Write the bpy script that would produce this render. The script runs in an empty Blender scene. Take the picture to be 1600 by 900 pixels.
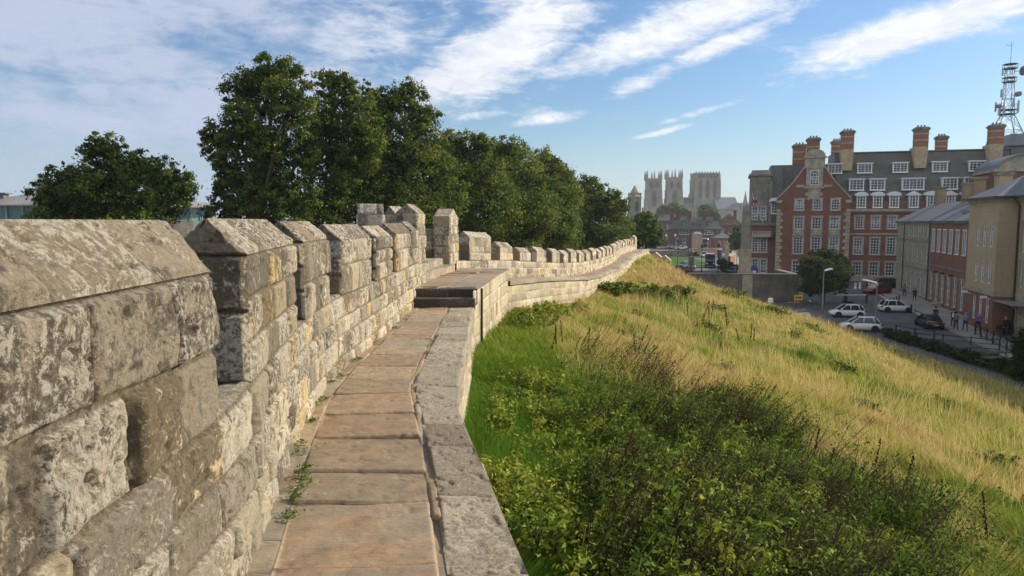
import bpy, bmesh, math, random
import numpy as np
from mathutils import Vector, Matrix
R = math.radians
sc = bpy.context.scene
col = sc.collection
# ------------------------------------------------------------------ camera
F = 1109.0
PITCH = math.atan(104 / F)
cam_d = bpy.data.cameras.new('camera'); cam = bpy.data.objects.new('camera', cam_d); col.objects.link(cam)
cam_d.sensor_width = 36; cam_d.lens = 36 * F / 1600; cam_d.clip_start = .05; cam_d.clip_end = 6000
cam.rotation_euler = (R(90) - PITCH, 0, 0)          # eye level is z = 0, the walkway 1.6 m below it
sc.camera = cam
# ------------------------------------------------------------------ light
SUN_AZ, SUN_EL = R(66), R(27)                       # azimuth clockwise from +y
world = bpy.data.worlds.new('World'); sc.world = world; world.use_nodes = True
sun_d = bpy.data.lights.new('sun', 'SUN'); sun = bpy.data.objects.new('sun', sun_d); col.objects.link(sun)
sun_d.energy = 5.0; sun_d.angle = R(.5); sun_d.color = (1, .87, .67)
sdir = Vector((math.sin(SUN_AZ) * math.cos(SUN_EL), math.cos(SUN_AZ) * math.cos(SUN_EL), math.sin(SUN_EL)))
sun.rotation_euler = (-sdir).to_track_quat('-Z', 'Y').to_euler()
vs = sc.view_settings
vs.view_transform = 'Standard'; vs.look = 'None'; vs.exposure = 0.62; vs.gamma = 1
try: vs.use_curve_mapping = False
except Exception: pass
sc.cycles.use_denoising = True
sc.cycles.max_bounces = 6; sc.cycles.diffuse_bounces = 3; sc.cycles.glossy_bounces = 2
sc.cycles.transmission_bounces = 2; sc.cycles.transparent_max_bounces = 6; sc.cycles.volume_bounces = 0
SKY = .106
HAZE = .00017

# ------------------------------------------------------------------ node helper
class NT:
    def __init__(s, tree): s.t = tree
    def n(s, ty, ins=None, **kw):
        nd = s.t.nodes.new('ShaderNode' + ty)
        for k, v in kw.items(): setattr(nd, k, v)
        for k, v in (ins or {}).items():
            sk = nd.inputs[k]
            if isinstance(v, bpy.types.NodeSocket): s.t.links.new(v, sk)
            else: sk.default_value = v
        return nd
    def m(s, op, a, b=0., c=0., clamp=False):
        nd = s.t.nodes.new('ShaderNodeMath'); nd.operation = op; nd.use_clamp = clamp
        for i, v in enumerate((a, b, c)):
            if isinstance(v, bpy.types.NodeSocket): s.t.links.new(v, nd.inputs[i])
            else: nd.inputs[i].default_value = v
        return nd.outputs[0]
    def mix(s, f, a, b, blend='MIX'):
        nd = s.t.nodes.new('ShaderNodeMix'); nd.data_type = 'RGBA'; nd.blend_type = blend
        for i, v in ((0, f), (6, a), (7, b)):
            sk = nd.inputs[i]
            if isinstance(v, bpy.types.NodeSocket): s.t.links.new(v, sk)
            elif i == 0: sk.default_value = v
            else: sk.default_value = (*v[:3], 1)
        return nd.outputs[2]
    def ramp(s, f, stops, const=False):
        nd = s.t.nodes.new('ShaderNodeValToRGB'); s.t.links.new(f, nd.inputs[0]); cr = nd.color_ramp
        if const: cr.interpolation = 'CONSTANT'
        while len(cr.elements) < len(stops): cr.elements.new(.5)
        for e, (p, c) in zip(cr.elements, stops):
            e.position = p; e.color = (c, c, c, 1) if isinstance(c, (int, float)) else (*c[:3], 1)
        return nd.outputs[0]
    def step(s, x, a, b):
        nd = s.t.nodes.new('ShaderNodeMapRange'); nd.interpolation_type = 'SMOOTHSTEP'
        if isinstance(x, bpy.types.NodeSocket): s.t.links.new(x, nd.inputs[0])
        nd.inputs[1].default_value = a; nd.inputs[2].default_value = b
        return nd.outputs[0]
    def noise(s, vec, scale, detail=4, rough=.55, dist=0.):
        nd = s.n('TexNoise', {'Scale': scale, 'Detail': detail, 'Roughness': rough, 'Distortion': dist})
        if vec is not None: s.t.links.new(vec, nd.inputs['Vector'])
        return nd.outputs['Fac']
    def mapping(s, vec, scale=(1, 1, 1), rot=(0, 0, 0), loc=(0, 0, 0)):
        return s.n('Mapping', {'Vector': vec, 'Scale': scale, 'Rotation': rot, 'Location': loc}).outputs[0]

# ------------------------------------------------------------------ sky
def build_sky():
    T = NT(world.node_tree); T.t.nodes.clear()
    out = T.n('OutputWorld'); bg = T.n('Background', {'Strength': SKY})
    sky = T.n('TexSky', sky_type='NISHITA', sun_disc=False, sun_elevation=SUN_EL, sun_rotation=SUN_AZ,
              air_density=1.25, dust_density=.45, ozone_density=2.2, altitude=20)
    g = T.n('TexCoord').outputs['Generated']
    xyz = T.n('SeparateXYZ', {0: g})
    x, y, z = xyz.outputs
    az = T.m('ARCTAN2', x, y); el = T.m('ARCSINE', z)
    c = T.n('CombineXYZ', {0: az, 1: el, 2: 0.}).outputs[0]
    # soft fields of the cloud deck: broad wisps drawn out along the wind
    wisp = T.noise(T.mapping(c, (3.2, 15, 1), (0, 0, R(-19))), 1.6, 9, .62, .6)
    fine = T.noise(T.mapping(c, (9, 26, 1), (0, 0, R(-15))), 2.2, 8, .65, .9)
    puff = T.noise(T.mapping(c, (16, 30, 1), (0, 0, R(-12))), 1.6, 8, .62, .4)
    mask = None
    #      az     el    half-length half-width tilt  weight
    for (a, e, la, lb, t, w) in [
            (-.62, .28, .52, .22, 6, .98), (-.42, .15, .42, .12, 4, .86), (-.20, .25, .22, .08, 8, .70),
            (-.025, .225, .17, .056, 29, 1.15), (.04, .30, .14, .05, 25, .85), (.25, .262, .24, .034, 17, 1.05),
            (.165, .180, .055, .016, 14, .9), (.27, .225, .13, .015, 20, .85), (.53, .232, .20, .030, 13, 1.15), (.62, .262, .20, .03, 13, 1.05), (.40, .165, .12, .006, 14, .45),
            (.045, .140, .07, .010, 10, .66), (.213, .122, .06, .006, 13, .78), (.26, .146, .08, .007, 14, .56), (-.05, .145, .06, .010, 5, .6),
            (1.1, .45, .3, .10, 10, 1.), (1.9, .6, .6, .3, 10, 1.1), (-1.7, .6, .8, .4, 10, 1.1), (0, .85, 1.2, .22, 8, 1.1), (3.1, .6, .9, .45, 5, 1.15), (-3.1, .6, .9, .45, 5, 1.15)]:  # this row: unseen clouds added overhead, aside and behind for fill light
        da = T.m('SUBTRACT', az, a); de = T.m('SUBTRACT', el, e); ct, st = math.cos(R(t)), math.sin(R(t))
        p = T.m('ADD', T.m('MULTIPLY', da, ct / la), T.m('MULTIPLY', de, st / la))
        q = T.m('ADD', T.m('MULTIPLY', da, -st / lb), T.m('MULTIPLY', de, ct / lb))
        r2 = T.m('ADD', T.m('MULTIPLY', p, p), T.m('MULTIPLY', q, q))
        gq = T.m('MULTIPLY', T.m('EXPONENT', T.m('MULTIPLY', r2, -1.0)), w)
        mask = gq if mask is None else T.m('MAXIMUM', mask, gq)
    f = T.m('ADD', T.m('MULTIPLY', wisp, .55), T.m('ADD', T.m('MULTIPLY', fine, .30), T.m('MULTIPLY', puff, .30)))
    dens = T.step(T.m('ADD', mask, T.m('MULTIPLY', T.m('SUBTRACT', f, .575), 2.3)), .30, .98)
    dens = T.m('MULTIPLY', dens, T.step(el, .03, .12))
    veil = T.m('MULTIPLY', T.step(wisp, .5, .8), .25)
    dens = T.m('MAXIMUM', dens, T.m('MULTIPLY', veil, T.step(el, .05, .3)))
    left = T.step(az, .02, -.40)
    lit = T.mix(left, (6.3, 6.4, 6.6), (3.4, 3.8, 4.9))
    lit = T.mix(T.m('MULTIPLY', T.step(fine, .62, .38), .35), lit, (3.7, 4.15, 5.1))
    back = T.m('MAXIMUM', T.step(el, .42, .8), T.step(T.m('ABSOLUTE', az), 1.0, 1.9))
    lit = T.mix(back, lit, (8.0, 8.0, 8.0))  # unseen cloud overhead and behind whitened to fill the shade
    blue = T.mix(1., sky.outputs[0], (.49, .61, .78), 'MULTIPLY')
    low = T.step(el, .16, -.01)
    blue = T.mix(T.m('MULTIPLY', low, .55), blue, (4.0, 4.9, 5.9))
    lowl = T.m('MULTIPLY', T.step(el, .14, .0), T.step(az, -.1, -.4))
    c2 = T.mix(T.m('MULTIPLY', dens, .93), blue, lit)
    c2 = T.mix(T.m('MULTIPLY', lowl, .6), c2, (2.6, 3.2, 4.5))
    T.t.links.new(c2, bg.inputs['Color']); T.t.links.new(bg.outputs[0], out.inputs[0])
build_sky()

# ------------------------------------------------------------------ object helpers
def tag(o, label=None, cat=None, group=None, kind=None):
    if label: o['label'] = label
    if cat: o['category'] = cat
    if group: o['group'] = group
    if kind: o['kind'] = kind
    return o
def empty(name, loc=(0, 0, 0), rz=0., label=None, cat=None, group=None):
    o = bpy.data.objects.new(name, None); col.objects.link(o)
    o.location = loc; o.rotation_euler = (0, 0, rz); o.empty_display_size = .2
    return tag(o, label, cat, group)
def link(name, me, parent=None, m=None):
    o = bpy.data.objects.new(name, me); col.objects.link(o)
    if parent is not None: o.parent = parent
    if m is not None and not me.materials: me.materials.append(m)
    return o
def copy_tree(o, parent=None):
    c = o.copy(); col.objects.link(c)
    if parent is not None: c.parent = parent
    for ch in list(o.children): copy_tree(ch, c)
    return c
def fast_mesh(name, V, Q=None, T=None, C=None, smooth=False):
    me = bpy.data.meshes.new(name)
    V = np.asarray(V, np.float32).reshape(-1, 3)
    lv, ls, lt = [], [], []; n0 = 0
    for A, k in ((Q, 4), (T, 3)):
        if A is None or len(A) == 0: continue
        A = np.asarray(A, np.int32).reshape(-1, k)
        lv.append(A.ravel()); ls.append(n0 + np.arange(len(A), dtype=np.int32) * k); lt.append(np.full(len(A), k, np.int32)); n0 += A.size
    lv = np.concatenate(lv); ls = np.concatenate(ls)
    me.vertices.add(len(V)); me.vertices.foreach_set('co', V.ravel())
    me.loops.add(len(lv)); me.loops.foreach_set('vertex_index', lv)
    me.polygons.add(len(ls)); me.polygons.foreach_set('loop_start', ls)
    if C is not None:
        C = np.asarray(C, np.float32).reshape(-1, 3)
        a = me.color_attributes.new('sc', 'FLOAT_COLOR', 'POINT')
        a.data.foreach_set('color', np.concatenate([C, np.ones((len(C), 1), np.float32)], 1).ravel())
    me.update(calc_edges=True)
    if smooth: me.polygons.foreach_set('use_smooth', np.ones(len(ls), bool))
    return me
class MB:
    """collects simple shapes into one mesh"""
    def __init__(s): s.v = []; s.f = []
    def add(s, vs_, fs_):
        o = len(s.v); s.v += [tuple(v) for v in vs_]; s.f += [tuple(i + o for i in f) for f in fs_]; return s
    def box(s, x0, x1, y0, y1, z0, z1, top=None, M=None):
        """top = (dx, dy) insets of the upper face"""
        a, b = top or (0, 0)
        v = [(x0, y0, z0), (x1, y0, z0), (x1, y1, z0), (x0, y1, z0), (x0 + a, y0 + b, z1), (x1 - a, y0 + b, z1), (x1 - a, y1 - b, z1), (x0 + a, y1 - b, z1)]
        if M is not None: v = [M @ Vector(p) for p in v]
        return s.add(v, [(3, 2, 1, 0), (4, 5, 6, 7), (0, 1, 5, 4), (1, 2, 6, 5), (2, 3, 7, 6), (3, 0, 4, 7)])
    def prism(s, pts, y0, y1):
        """polygon in x,z pushed from y0 to y1"""
        n = len(pts)
        v = [(p[0], y0, p[1]) for p in pts] + [(p[0], y1, p[1]) for p in pts]
        return s.add(v, [tuple(range(n))] + [tuple(range(2 * n - 1, n - 1, -1))] + [((i + 1) % n, i, n + i, n + (i + 1) % n) for i in range(n)])
    def prismz(s, pts, z0, z1):
        n = len(pts)
        v = [(p[0], p[1], z0) for p in pts] + [(p[0], p[1], z1) for p in pts]
        return s.add(v, [tuple(range(n - 1, -1, -1)), tuple(range(n, 2 * n))] + [(i, (i + 1) % n, n + (i + 1) % n, n + i) for i in range(n)])
    def rings(s, prof, n=12, c=(0, 0), ph=0., M=None):
        """lathe: prof = [(r, z)...]"""
        v = [(c[0] + r * math.cos(ph + 2 * math.pi * i / n), c[1] + r * math.sin(ph + 2 * math.pi * i / n), z) for r, z in prof for i in range(n)]
        if M is not None: v = [M @ Vector(p) for p in v]
        f = [(k * n + i, k * n + (i + 1) % n, (k + 1) * n + (i + 1) % n, (k + 1) * n + i) for k in range(len(prof) - 1) for i in range(n)]
        return s.add(v, f + [tuple(range(n - 1, -1, -1)), tuple((len(prof) - 1) * n + i for i in range(n))])
    def tube(s, pts, r, n=6):
        pts = [Vector(p) for p in pts]; rs = r if isinstance(r, (list, tuple)) else [r] * len(pts)
        v = []
        for i, p in enumerate(pts):
            d = (pts[min(i + 1, len(pts) - 1)] - pts[max(i - 1, 0)]).normalized()
            a = d.cross(Vector((0, 0, 1)) if abs(d.z) < .9 else Vector((1, 0, 0))).normalized(); b = d.cross(a)
            v += [p + rs[i] * (a * math.cos(2 * math.pi * k / n) + b * math.sin(2 * math.pi * k / n)) for k in range(n)]
        f = [(i * n + k, (i + 1) * n + k, (i + 1) * n + (k + 1) % n, i * n + (k + 1) % n) for i in range(len(pts) - 1) for k in range(n)]
        return s.add(v, f + [tuple(range(n)), tuple(range(len(v) - 1, len(v) - n - 1, -1))])
    def mesh(s, name, smooth=False):
        me = bpy.data.meshes.new(name); me.from_pydata(s.v, [], s.f); me.update()
        bm = bmesh.new(); bm.from_mesh(me); bmesh.ops.recalc_face_normals(bm, faces=bm.faces); bm.to_mesh(me); bm.free()
        if smooth:
            for p in me.polygons: p.use_smooth = True
        return me
    def build(s, name, m, parent=None, smooth=False, bevel=0.):
        me = s.mesh(name, smooth)
        if bevel:
            bm = bmesh.new(); bm.from_mesh(me)
            bmesh.ops.bevel(bm, geom=bm.edges[:], offset=bevel, segments=1, affect='EDGES'); bm.to_mesh(me); bm.free()
        me.materials.append(m)
        return link(name, me, parent)
def W(u, v, y):
    """survey of the photograph: the place seen at that spot of the 1600x900 frame, y metres ahead of the eye"""
    a, b = (u - 800) / F, (450 - v) / F
    c, s = math.cos(PITCH), math.sin(PITCH)
    dx, dy, dz = a, c + b * s, -s + b * c
    return Vector((dx * y / dy, y, dz * y / dy))

# ------------------------------------------------------------------ noise in numpy
def _h(i, j, k):
    n = (i.astype(np.int64) * 374761393 + j.astype(np.int64) * 668265263 + k * 2147483647 * 3 + k * 97531) & 0xffffffff
    n = ((n ^ (n >> 13)) * 1274126177) & 0xffffffff
    return ((n ^ (n >> 16)) & 0xffff) / 65535.
def vnoise(x, y, seed=0):
    i, j = np.floor(x), np.floor(y); a, b = x - i, y - j
    a = a * a * (3 - 2 * a); b = b * b * (3 - 2 * b)
    return (_h(i, j, seed) * (1 - a) + _h(i + 1, j, seed) * a) * (1 - b) + (_h(i, j + 1, seed) * (1 - a) + _h(i + 1, j + 1, seed) * a) * b
def fbm(x, y, seed=0, o=4):
    r = 0; a = .5; t = 0
    for k in range(o):
        r = r + a * vnoise(x, y, seed + k * 17); t += a; x = x * 2.03; y = y * 2.03; a *= .5
    return r / t
def sstep(x, a, b):
    t = np.clip((x - a) / (b - a), 0, 1); return t * t * (3 - 2 * t)
# ------------------------------------------------------------------ materials
MATS = {}
def newmat(name, rough=.8, spec=.3):
    m = bpy.data.materials.new(name); m.use_nodes = True; T = NT(m.node_tree)
    b = T.t.nodes['Principled BSDF']; b.inputs['Roughness'].default_value = rough; b.inputs['Specular IOR Level'].default_value = spec
    MATS[name] = m
    return m, T, b
def setc(T, b, c):
    if isinstance(c, bpy.types.NodeSocket): T.t.links.new(c, b.inputs['Base Color'])
    else: b.inputs['Base Color'].default_value = (*c, 1)
def bump(T, b, h, st=.5, d=.02):
    bn = T.n('Bump', {'Height': h, 'Strength': st, 'Distance': d}); T.t.links.new(bn.outputs[0], b.inputs['Normal'])
def plain(name, c, rough=.6, spec=.4, metal=0., vary=.25, scale=3., bumpy=0.):
    m, T, b = newmat(name, rough, spec); b.inputs['Metallic'].default_value = metal
    v = T.n('TexCoord').outputs['Object']; n = T.noise(v, scale, 6, .65)
    lo = tuple(k * (1 - vary) for k in c); hi = tuple(min(1, k * (1 + vary)) for k in c)
    setc(T, b, T.ramp(n, [(.3, lo), (.7, hi)]))
    if bumpy: bump(T, b, T.noise(v, scale * 8, 5), bumpy, .01)
    return m
def ashlar(name, ramp, soot=.5, lich=.35, streak=.0, ochre=.25):
    """weathered stone; the 'sc' attribute carries each stone's own tint, kind and the mortar between stones"""
    m, T, b = newmat(name, .92, .15)
    P = T.n('NewGeometry').outputs['Position']
    at = T.n('Attribute', attribute_name='sc'); s = T.n('SeparateColor', {0: at.outputs['Color']})
    r, k, mo = s.outputs[0], s.outputs[1], s.outputs[2]
    c = T.ramp(k, ramp); Z = T.n('SeparateXYZ', {0: P}).outputs[2]
    n1 = T.noise(P, 2.3, 8, .68, .1); n2 = T.noise(P, 8.5, 10, .8, .1); n3 = T.noise(P, 42, 8, .8); n4 = T.noise(T.mapping(P, (15, 15, 2.4)), 1.3, 8, .74, .1); n5 = T.noise(P, 21, 9, .82, 0.)
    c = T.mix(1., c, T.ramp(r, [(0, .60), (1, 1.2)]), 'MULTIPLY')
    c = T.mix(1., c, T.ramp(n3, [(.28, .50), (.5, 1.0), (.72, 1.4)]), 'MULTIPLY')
    c = T.mix(T.m('MULTIPLY', T.step(n1, .54, .64), ochre), c, (.30, .205, .105))
    top = T.m('MULTIPLY_ADD', T.step(Z, -1.5, -.25), .085, -.045)
    sm = T.m('MULTIPLY', T.step(T.m('ADD', top, T.m('ADD', T.m('MULTIPLY', n2, .55), T.m('ADD', T.m('MULTIPLY', n1, .3), T.m('MULTIPLY_ADD', r, .20, -.065)))), .472, .512), soot)
    c = T.mix(sm, c, T.mix(T.step(n3, .4, .6), (.052, .046, .04), (.15, .125, .095)))
    c = T.mix(T.m('MULTIPLY', T.step(n4, .54, .66), streak), c, (.06, .054, .047))
    lm = T.m('MULTIPLY', T.step(T.m('ADD', T.m('MULTIPLY_ADD', T.m('FRACT', T.m('MULTIPLY', r, 7.31)), .13, -.065), T.m('ADD', T.m('MULTIPLY', n5, .75), T.m('MULTIPLY', n1, .3))), .550, .590), lich)
    c = T.mix(lm, c, T.mix(T.step(n3, .42, .58), (.40, .36, .29), (.66, .62, .53)))
    c = T.mix(T.m('MULTIPLY', T.step(n5, .40, .33), .7), c, (.05, .044, .036))
    c = T.mix(T.m('MULTIPLY', T.step(mo, .55, .95), .8), c, T.mix(T.step(n3, .38, .62), (.085, .07, .052), (.25, .205, .145)))
    setc(T, b, c)
    h = T.m('ADD', T.m('MULTIPLY', n3, .55), T.m('ADD', T.m('MULTIPLY', n5, .9), T.m('MULTIPLY', T.noise(P, 130, 4), .2)))
    bump(T, b, h, .9, .03)
    return m
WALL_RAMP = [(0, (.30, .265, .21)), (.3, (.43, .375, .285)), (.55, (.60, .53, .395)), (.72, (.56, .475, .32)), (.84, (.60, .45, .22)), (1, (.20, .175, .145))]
PALE_RAMP = [(0, (.40, .35, .26)), (.3, (.50, .44, .32)), (.6, (.56, .49, .36)), (.85, (.52, .42, .25)), (1, (.33, .30, .25))]
M_wall = ashlar('weathered_limestone', WALL_RAMP,   .80, .70, .45, .38)
M_cope = ashlar('coping_limestone', [(0, (.35, .29, .21)), (.5, (.43, .36, .265)), (1, (.30, .265, .215))], .78, .70, .35, .5)
M_pale = ashlar('pale_limestone', PALE_RAMP, .25, .35, .22, .22)
def flag_mat():
    m, T, b = newmat('york_stone_flags', .62, .35)
    P = T.n('NewGeometry').outputs['Position']
    at = T.n('Attribute', attribute_name='sc'); s = T.n('SeparateColor', {0: at.outputs['Color']})
    r, k, mo = s.outputs[0], s.outputs[1], s.outputs[2]
    big = T.noise(T.mapping(P, (1, 1.6, 1)), 2.1, 5, .6, .8); md = T.noise(P, 7, 8, .65, .5); fi = T.noise(P, 60, 6, .7)
    lay = T.noise(T.mapping(P, (3, 14, 3)), 1.1, 7, .6, 1.2)
    c = T.ramp(k, [(0, (.205, .178, .13)), (.4, (.26, .20, .125)), (.7, (.285, .20, .118)), (1, (.225, .195, .148))])
    c = T.mix(T.m('MULTIPLY', T.step(T.m('ADD', T.m('MULTIPLY', big, .8), T.m('MULTIPLY', k, .2)), .53, .63), .55), c, (.31, .19, .105))
    c = T.mix(T.m('MULTIPLY', T.step(lay, .52, .68), .7), c, (.225, .20, .155))
    c = T.mix(1., c, T.ramp(r, [(0, .80), (1, 1.18)]), 'MULTIPLY')
    c = T.mix(1., c, T.ramp(md, [(.3, .70), (.7, 1.25)]), 'MULTIPLY')
    c = T.mix(1., c, T.ramp(fi, [(.3, .86), (.7, 1.14)]), 'MULTIPLY')
    c = T.mix(T.m('MULTIPLY', T.step(T.noise(T.mapping(P, (2.5, 2.5, 1), loc=(3, 8, 0)), 1.6, 8, .7, .8), .56, .72), .75), c, (.13, .115, .095))
    c = T.mix(T.m('MULTIPLY', T.step(T.noise(T.mapping(P, (1, 1, 1), loc=(9, 1, 4)), 26, 3, .6), .68, .73), .6), c, (.40, .37, .31))
    c = T.mix(T.m('MULTIPLY', T.step(mo, .5, .95), .9), c, (.075, .065, .05))
    setc(T, b, c); bump(T, b, T.m('ADD', T.m('MULTIPLY', md, .6), T.m('ADD', T.m('MULTIPLY', lay, .8), T.m('MULTIPLY', fi, .3))), .65, .012)
    return m
M_flag = flag_mat()
M_edge = ashlar('edge_coping_stone', [(0, (.32, .28, .22)), (.5, (.385, .34, .26)), (1, (.35, .30, .23))], .45, .20, .0, .30)
M_step = ashlar('shaded_step_stone', [(0, (.085, .075, .062)), (1, (.12, .105, .085))], .6, .10, .2, .1)  # shade of the risers put into the stone colour
def leafy(name, ramp, rough=.75, trans=.32):
    m, T, b = newmat(name, rough, .10)
    at = T.n('Attribute', attribute_name='sc'); s = T.n('SeparateColor', {0: at.outputs['Color']})
    c = T.ramp(s.outputs[0], ramp)
    c = T.mix(1., c, T.ramp(s.outputs[1], [(0, .6), (1, 1.4)]), 'MULTIPLY')
    setc(T, b, c)
    out = T.t.nodes['Material Output']; tr = T.n('BsdfTranslucent', {'Color': c})
    mx = T.n('MixShader', {0: trans, 1: b.outputs[0], 2: tr.outputs[0]}); T.t.links.new(mx.outputs[0], out.inputs[0])
    return m
M_lime = leafy('lime_leaves', [(0, (.036, .064, .012)), (.45, (.10, .15, .024)), (.8, (.20, .23, .036)), (1, (.27, .20, .04))])
M_green = leafy('bright_leaves', [(0, (.045, .10, .014)), (.6, (.095, .18, .028)), (1, (.15, .22, .04))])
M_dark = leafy('dark_leaves', [(0, (.026, .045, .014)), (.6, (.06, .085, .022)), (1, (.10, .115, .034))])
M_grass = leafy('grass_blades', [(0, (.09, .185, .016)), (.25, (.23, .28, .034)), (.5, (.345, .33, .075)), (.78, (.57, .465, .205)), (1, (.40, .25, .12))])
M_weed = leafy('weed_leaves', [(0, (.04, .085, .014)), (.45, (.10, .165, .024)), (.84, (.34, .35, .05)), (.90, (.065, .055, .022)), (1, (.04, .03, .018))])
M_bark = plain('bark', (.085, .07, .05), .95, .1, 0, .5, 4, .8)
def ground_mat():
    m, T, b = newmat('bank_earth', .98, .05)
    P = T.n('NewGeometry').outputs['Position']
    a = T.noise(P, .55, 8, .65, .5); n = T.noise(P, 6, 8, .7)
    c = T.mix(T.step(a, .4, .62), (.15, .17, .035), (.30, .235, .09))
    c = T.mix(T.step(n, .5, .72), c, (.09, .10, .03))
    setc(T, b, c); bump(T, b, n, .8, .1)
    return m
M_bank = ground_mat()
def asphalt_mat(name, c0, c1):
    m, T, b = newmat(name, .85, .3)
    P = T.n('NewGeometry').outputs['Position']
    a = T.noise(P, .25, 7, .62, .6); n = T.noise(P, 14, 4, .7); w = T.noise(T.mapping(P, (1.2, .12, 1), (0, 0, R(-17))), .5, 5, .6)
    c = T.mix(T.step(a, .35, .65), c0, c1); c = T.mix(T.m('MULTIPLY', T.step(w, .5, .7), .4), c, c0)
    c = T.mix(1., c, T.ramp(n, [(.3, .8), (.7, 1.2)]), 'MULTIPLY')
    setc(T, b, c); return m
M_asph = asphalt_mat('asphalt', (.075, .072, .07), (.13, .12, .115))
M_town = asphalt_mat('town_ground', (.10, .10, .095), (.17, .165, .15))
M_pave = asphalt_mat('pavement_slabs', (.24, .225, .20), (.33, .31, .275))
M_line = plain('road_paint', (.72, .70, .62), .7, .3, 0, .2, 6)
def brick_mat(name, c1, c2, mo, sw=.225, sh=.075, soot=.35):
    m, T, b = newmat(name, .9, .15)
    V = T.n('TexCoord').outputs['Object']; xyz = T.n('SeparateXYZ', {0: V})
    uv = T.n('CombineXYZ', {0: T.m('ADD', xyz.outputs[0], xyz.outputs[1]), 1: xyz.outputs[2], 2: 0.}).outputs[0]
    bk = T.n('TexBrick', {'Vector': uv, 'Color1': (*c1, 1), 'Color2': (*c2, 1), 'Mortar': (*mo, 1), 'Scale': 1., 'Mortar Size': .007, 'Brick Width': sw, 'Row Height': sh, 'Bias': 0.})
    n = T.noise(V, .5, 8, .7, .5); n2 = T.noise(T.mapping(V, (1.4, 1.4, .16)), 1.2, 6, .65)
    c = T.mix(T.m('MULTIPLY', T.step(n, .42, .68), soot), bk.outputs[0], tuple(k * .42 for k in c1))
    c = T.mix(T.m('MULTIPLY', T.step(n2, .52, .74), soot), c, tuple(k * .45 for k in c2))
    setc(T, b, c); bump(T, b, bk.outputs['Fac'], -.3, .01); return m
M_brick = brick_mat('red_brick', (.21, .066, .042), (.155, .052, .036), (.26, .20, .16))
M_brick2 = brick_mat('old_red_brick', (.25, .10, .066), (.19, .08, .055), (.28, .22, .17), soot=.4)
M_tan = brick_mat('buff_brick', (.45, .35, .225), (.39, .30, .195), (.38, .32, .24), soot=.2)
M_tan2 = brick_mat('brown_brick', (.30, .20, .115), (.25, .165, .10), (.3, .25, .18), soot=.25)
M_yel = brick_mat('grey_gault_brick', (.37, .32, .225), (.30, .265, .195), (.3, .27, .22), soot=.5)
M_dbrick = brick_mat('far_brick', (.15, .06, .045), (.115, .05, .04), (.2, .16, .13), soot=.4)
M_orange = brick_mat('orange_brick', (.34, .12, .06), (.27, .095, .05), (.3, .22, .16), soot=.3)
M_buff = plain('buff_stone', (.43, .34, .215), .9, .2, 0, .25, 1.5, .2)
M_stone = plain('dressed_stone', (.34, .30, .23), .85, .2, 0, .35, 1.3, .3)
M_dstone = plain('sooty_stone', (.20, .18, .15), .9, .15, 0, .45, .7, .3)
M_minster = plain('minster_limestone', (.29, .25, .19), .9, .1, 0, .3, .1)
def slate_mat(name, c):
    m, T, b = newmat(name, .55, .35)
    V = T.n('TexCoord').outputs['Object']; xyz = T.n('SeparateXYZ', {0: V})
    uv = T.n('CombineXYZ', {0: T.m('ADD', xyz.outputs[0], T.m('MULTIPLY', xyz.outputs[1], .7)), 1: xyz.outputs[2], 2: 0.}).outputs[0]
    bk = T.n('TexBrick', {'Vector': uv, 'Color1': (*c, 1), 'Color2': (*[k * .75 for k in c], 1), 'Mortar': (*[k * .35 for k in c], 1), 'Scale': 1., 'Mortar Size': .01, 'Brick Width': .3, 'Row Height': .22})
    n = T.noise(T.mapping(V, (1.6, 1.6, .18)), 1., 7, .65, .4); n1 = T.noise(V, .35, 6, .6)
    k = T.mix(T.m('MULTIPLY', T.step(n, .45, .65), .6), bk.outputs[0], (.13, .135, .085))
    k = T.mix(T.m('MULTIPLY', T.step(n1, .5, .7), .5), k, tuple(q * .5 for q in c))
    setc(T, b, k); bump(T, b, bk.outputs['Fac'], -.4, .02); return m
M_slate = slate_mat('green_slate', (.125, .122, .108))
M_slate2 = slate_mat('grey_slate', (.15, .155, .165))
M_lead = plain('lead_sheet', (.17, .18, .20), .5, .4, .2, .2, .5)
M_white = plain('white_paint', (.72, .72, .70), .5, .4, 0, .08, 2)
M_black = plain('black_iron', (.02, .02, .022), .5, .4, 0, .3, 5)
M_pipe = plain('black_pipe', (.025, .024, .024), .5, .4, 0, .3, 5)
M_steel = plain('galvanised_steel', (.36, .37, .38), .45, .5, .6, .2, 4)
M_conc = plain('sooty_concrete', (.135, .125, .11), .9, .2, 0, .5, .55, .4)
M_teal = plain('teal_glass', (.06, .17, .17), .15, .6, 0, .3, .3)
M_whitecar = plain('white_car_paint', (.74, .75, .76), .22, .6, 0, .03, 1)
M_blackcar = plain('black_car_paint', (.015, .016, .018), .18, .6, 0, .1, 1)
M_redcar = plain('red_car_paint', (.16, .014, .014), .25, .6, 0, .1, 1)
M_bluecar = plain('blue_car_paint', (.03, .05, .11), .25, .6, 0, .1, 1)
M_greycar = plain('silver_car_paint', (.36, .37, .39), .25, .6, .3, .05, 1)
M_postgrey = plain('post_grey', (.17, .175, .18), .5, .3, 0, .15, 4)
M_rubber = plain('tyre_rubber', (.018, .018, .018), .85, .2, 0, .2, 8)
M_rim = plain('alloy_rim', (.45, .45, .46), .3, .6, .7, .1, 4)
M_lampred = plain('red_lens', (.35, .015, .012), .25, .6, 0, .1, 2)
M_lampclr = plain('clear_lens', (.70, .72, .74), .15, .7, 0, .05, 2)
M_yellow = plain('yellow_sign', (.72, .40, .02), .5, .4, 0, .05, 2)
M_blue = plain('blue_sign', (.03, .055, .26), .5, .4, 0, .1, 2)
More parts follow.
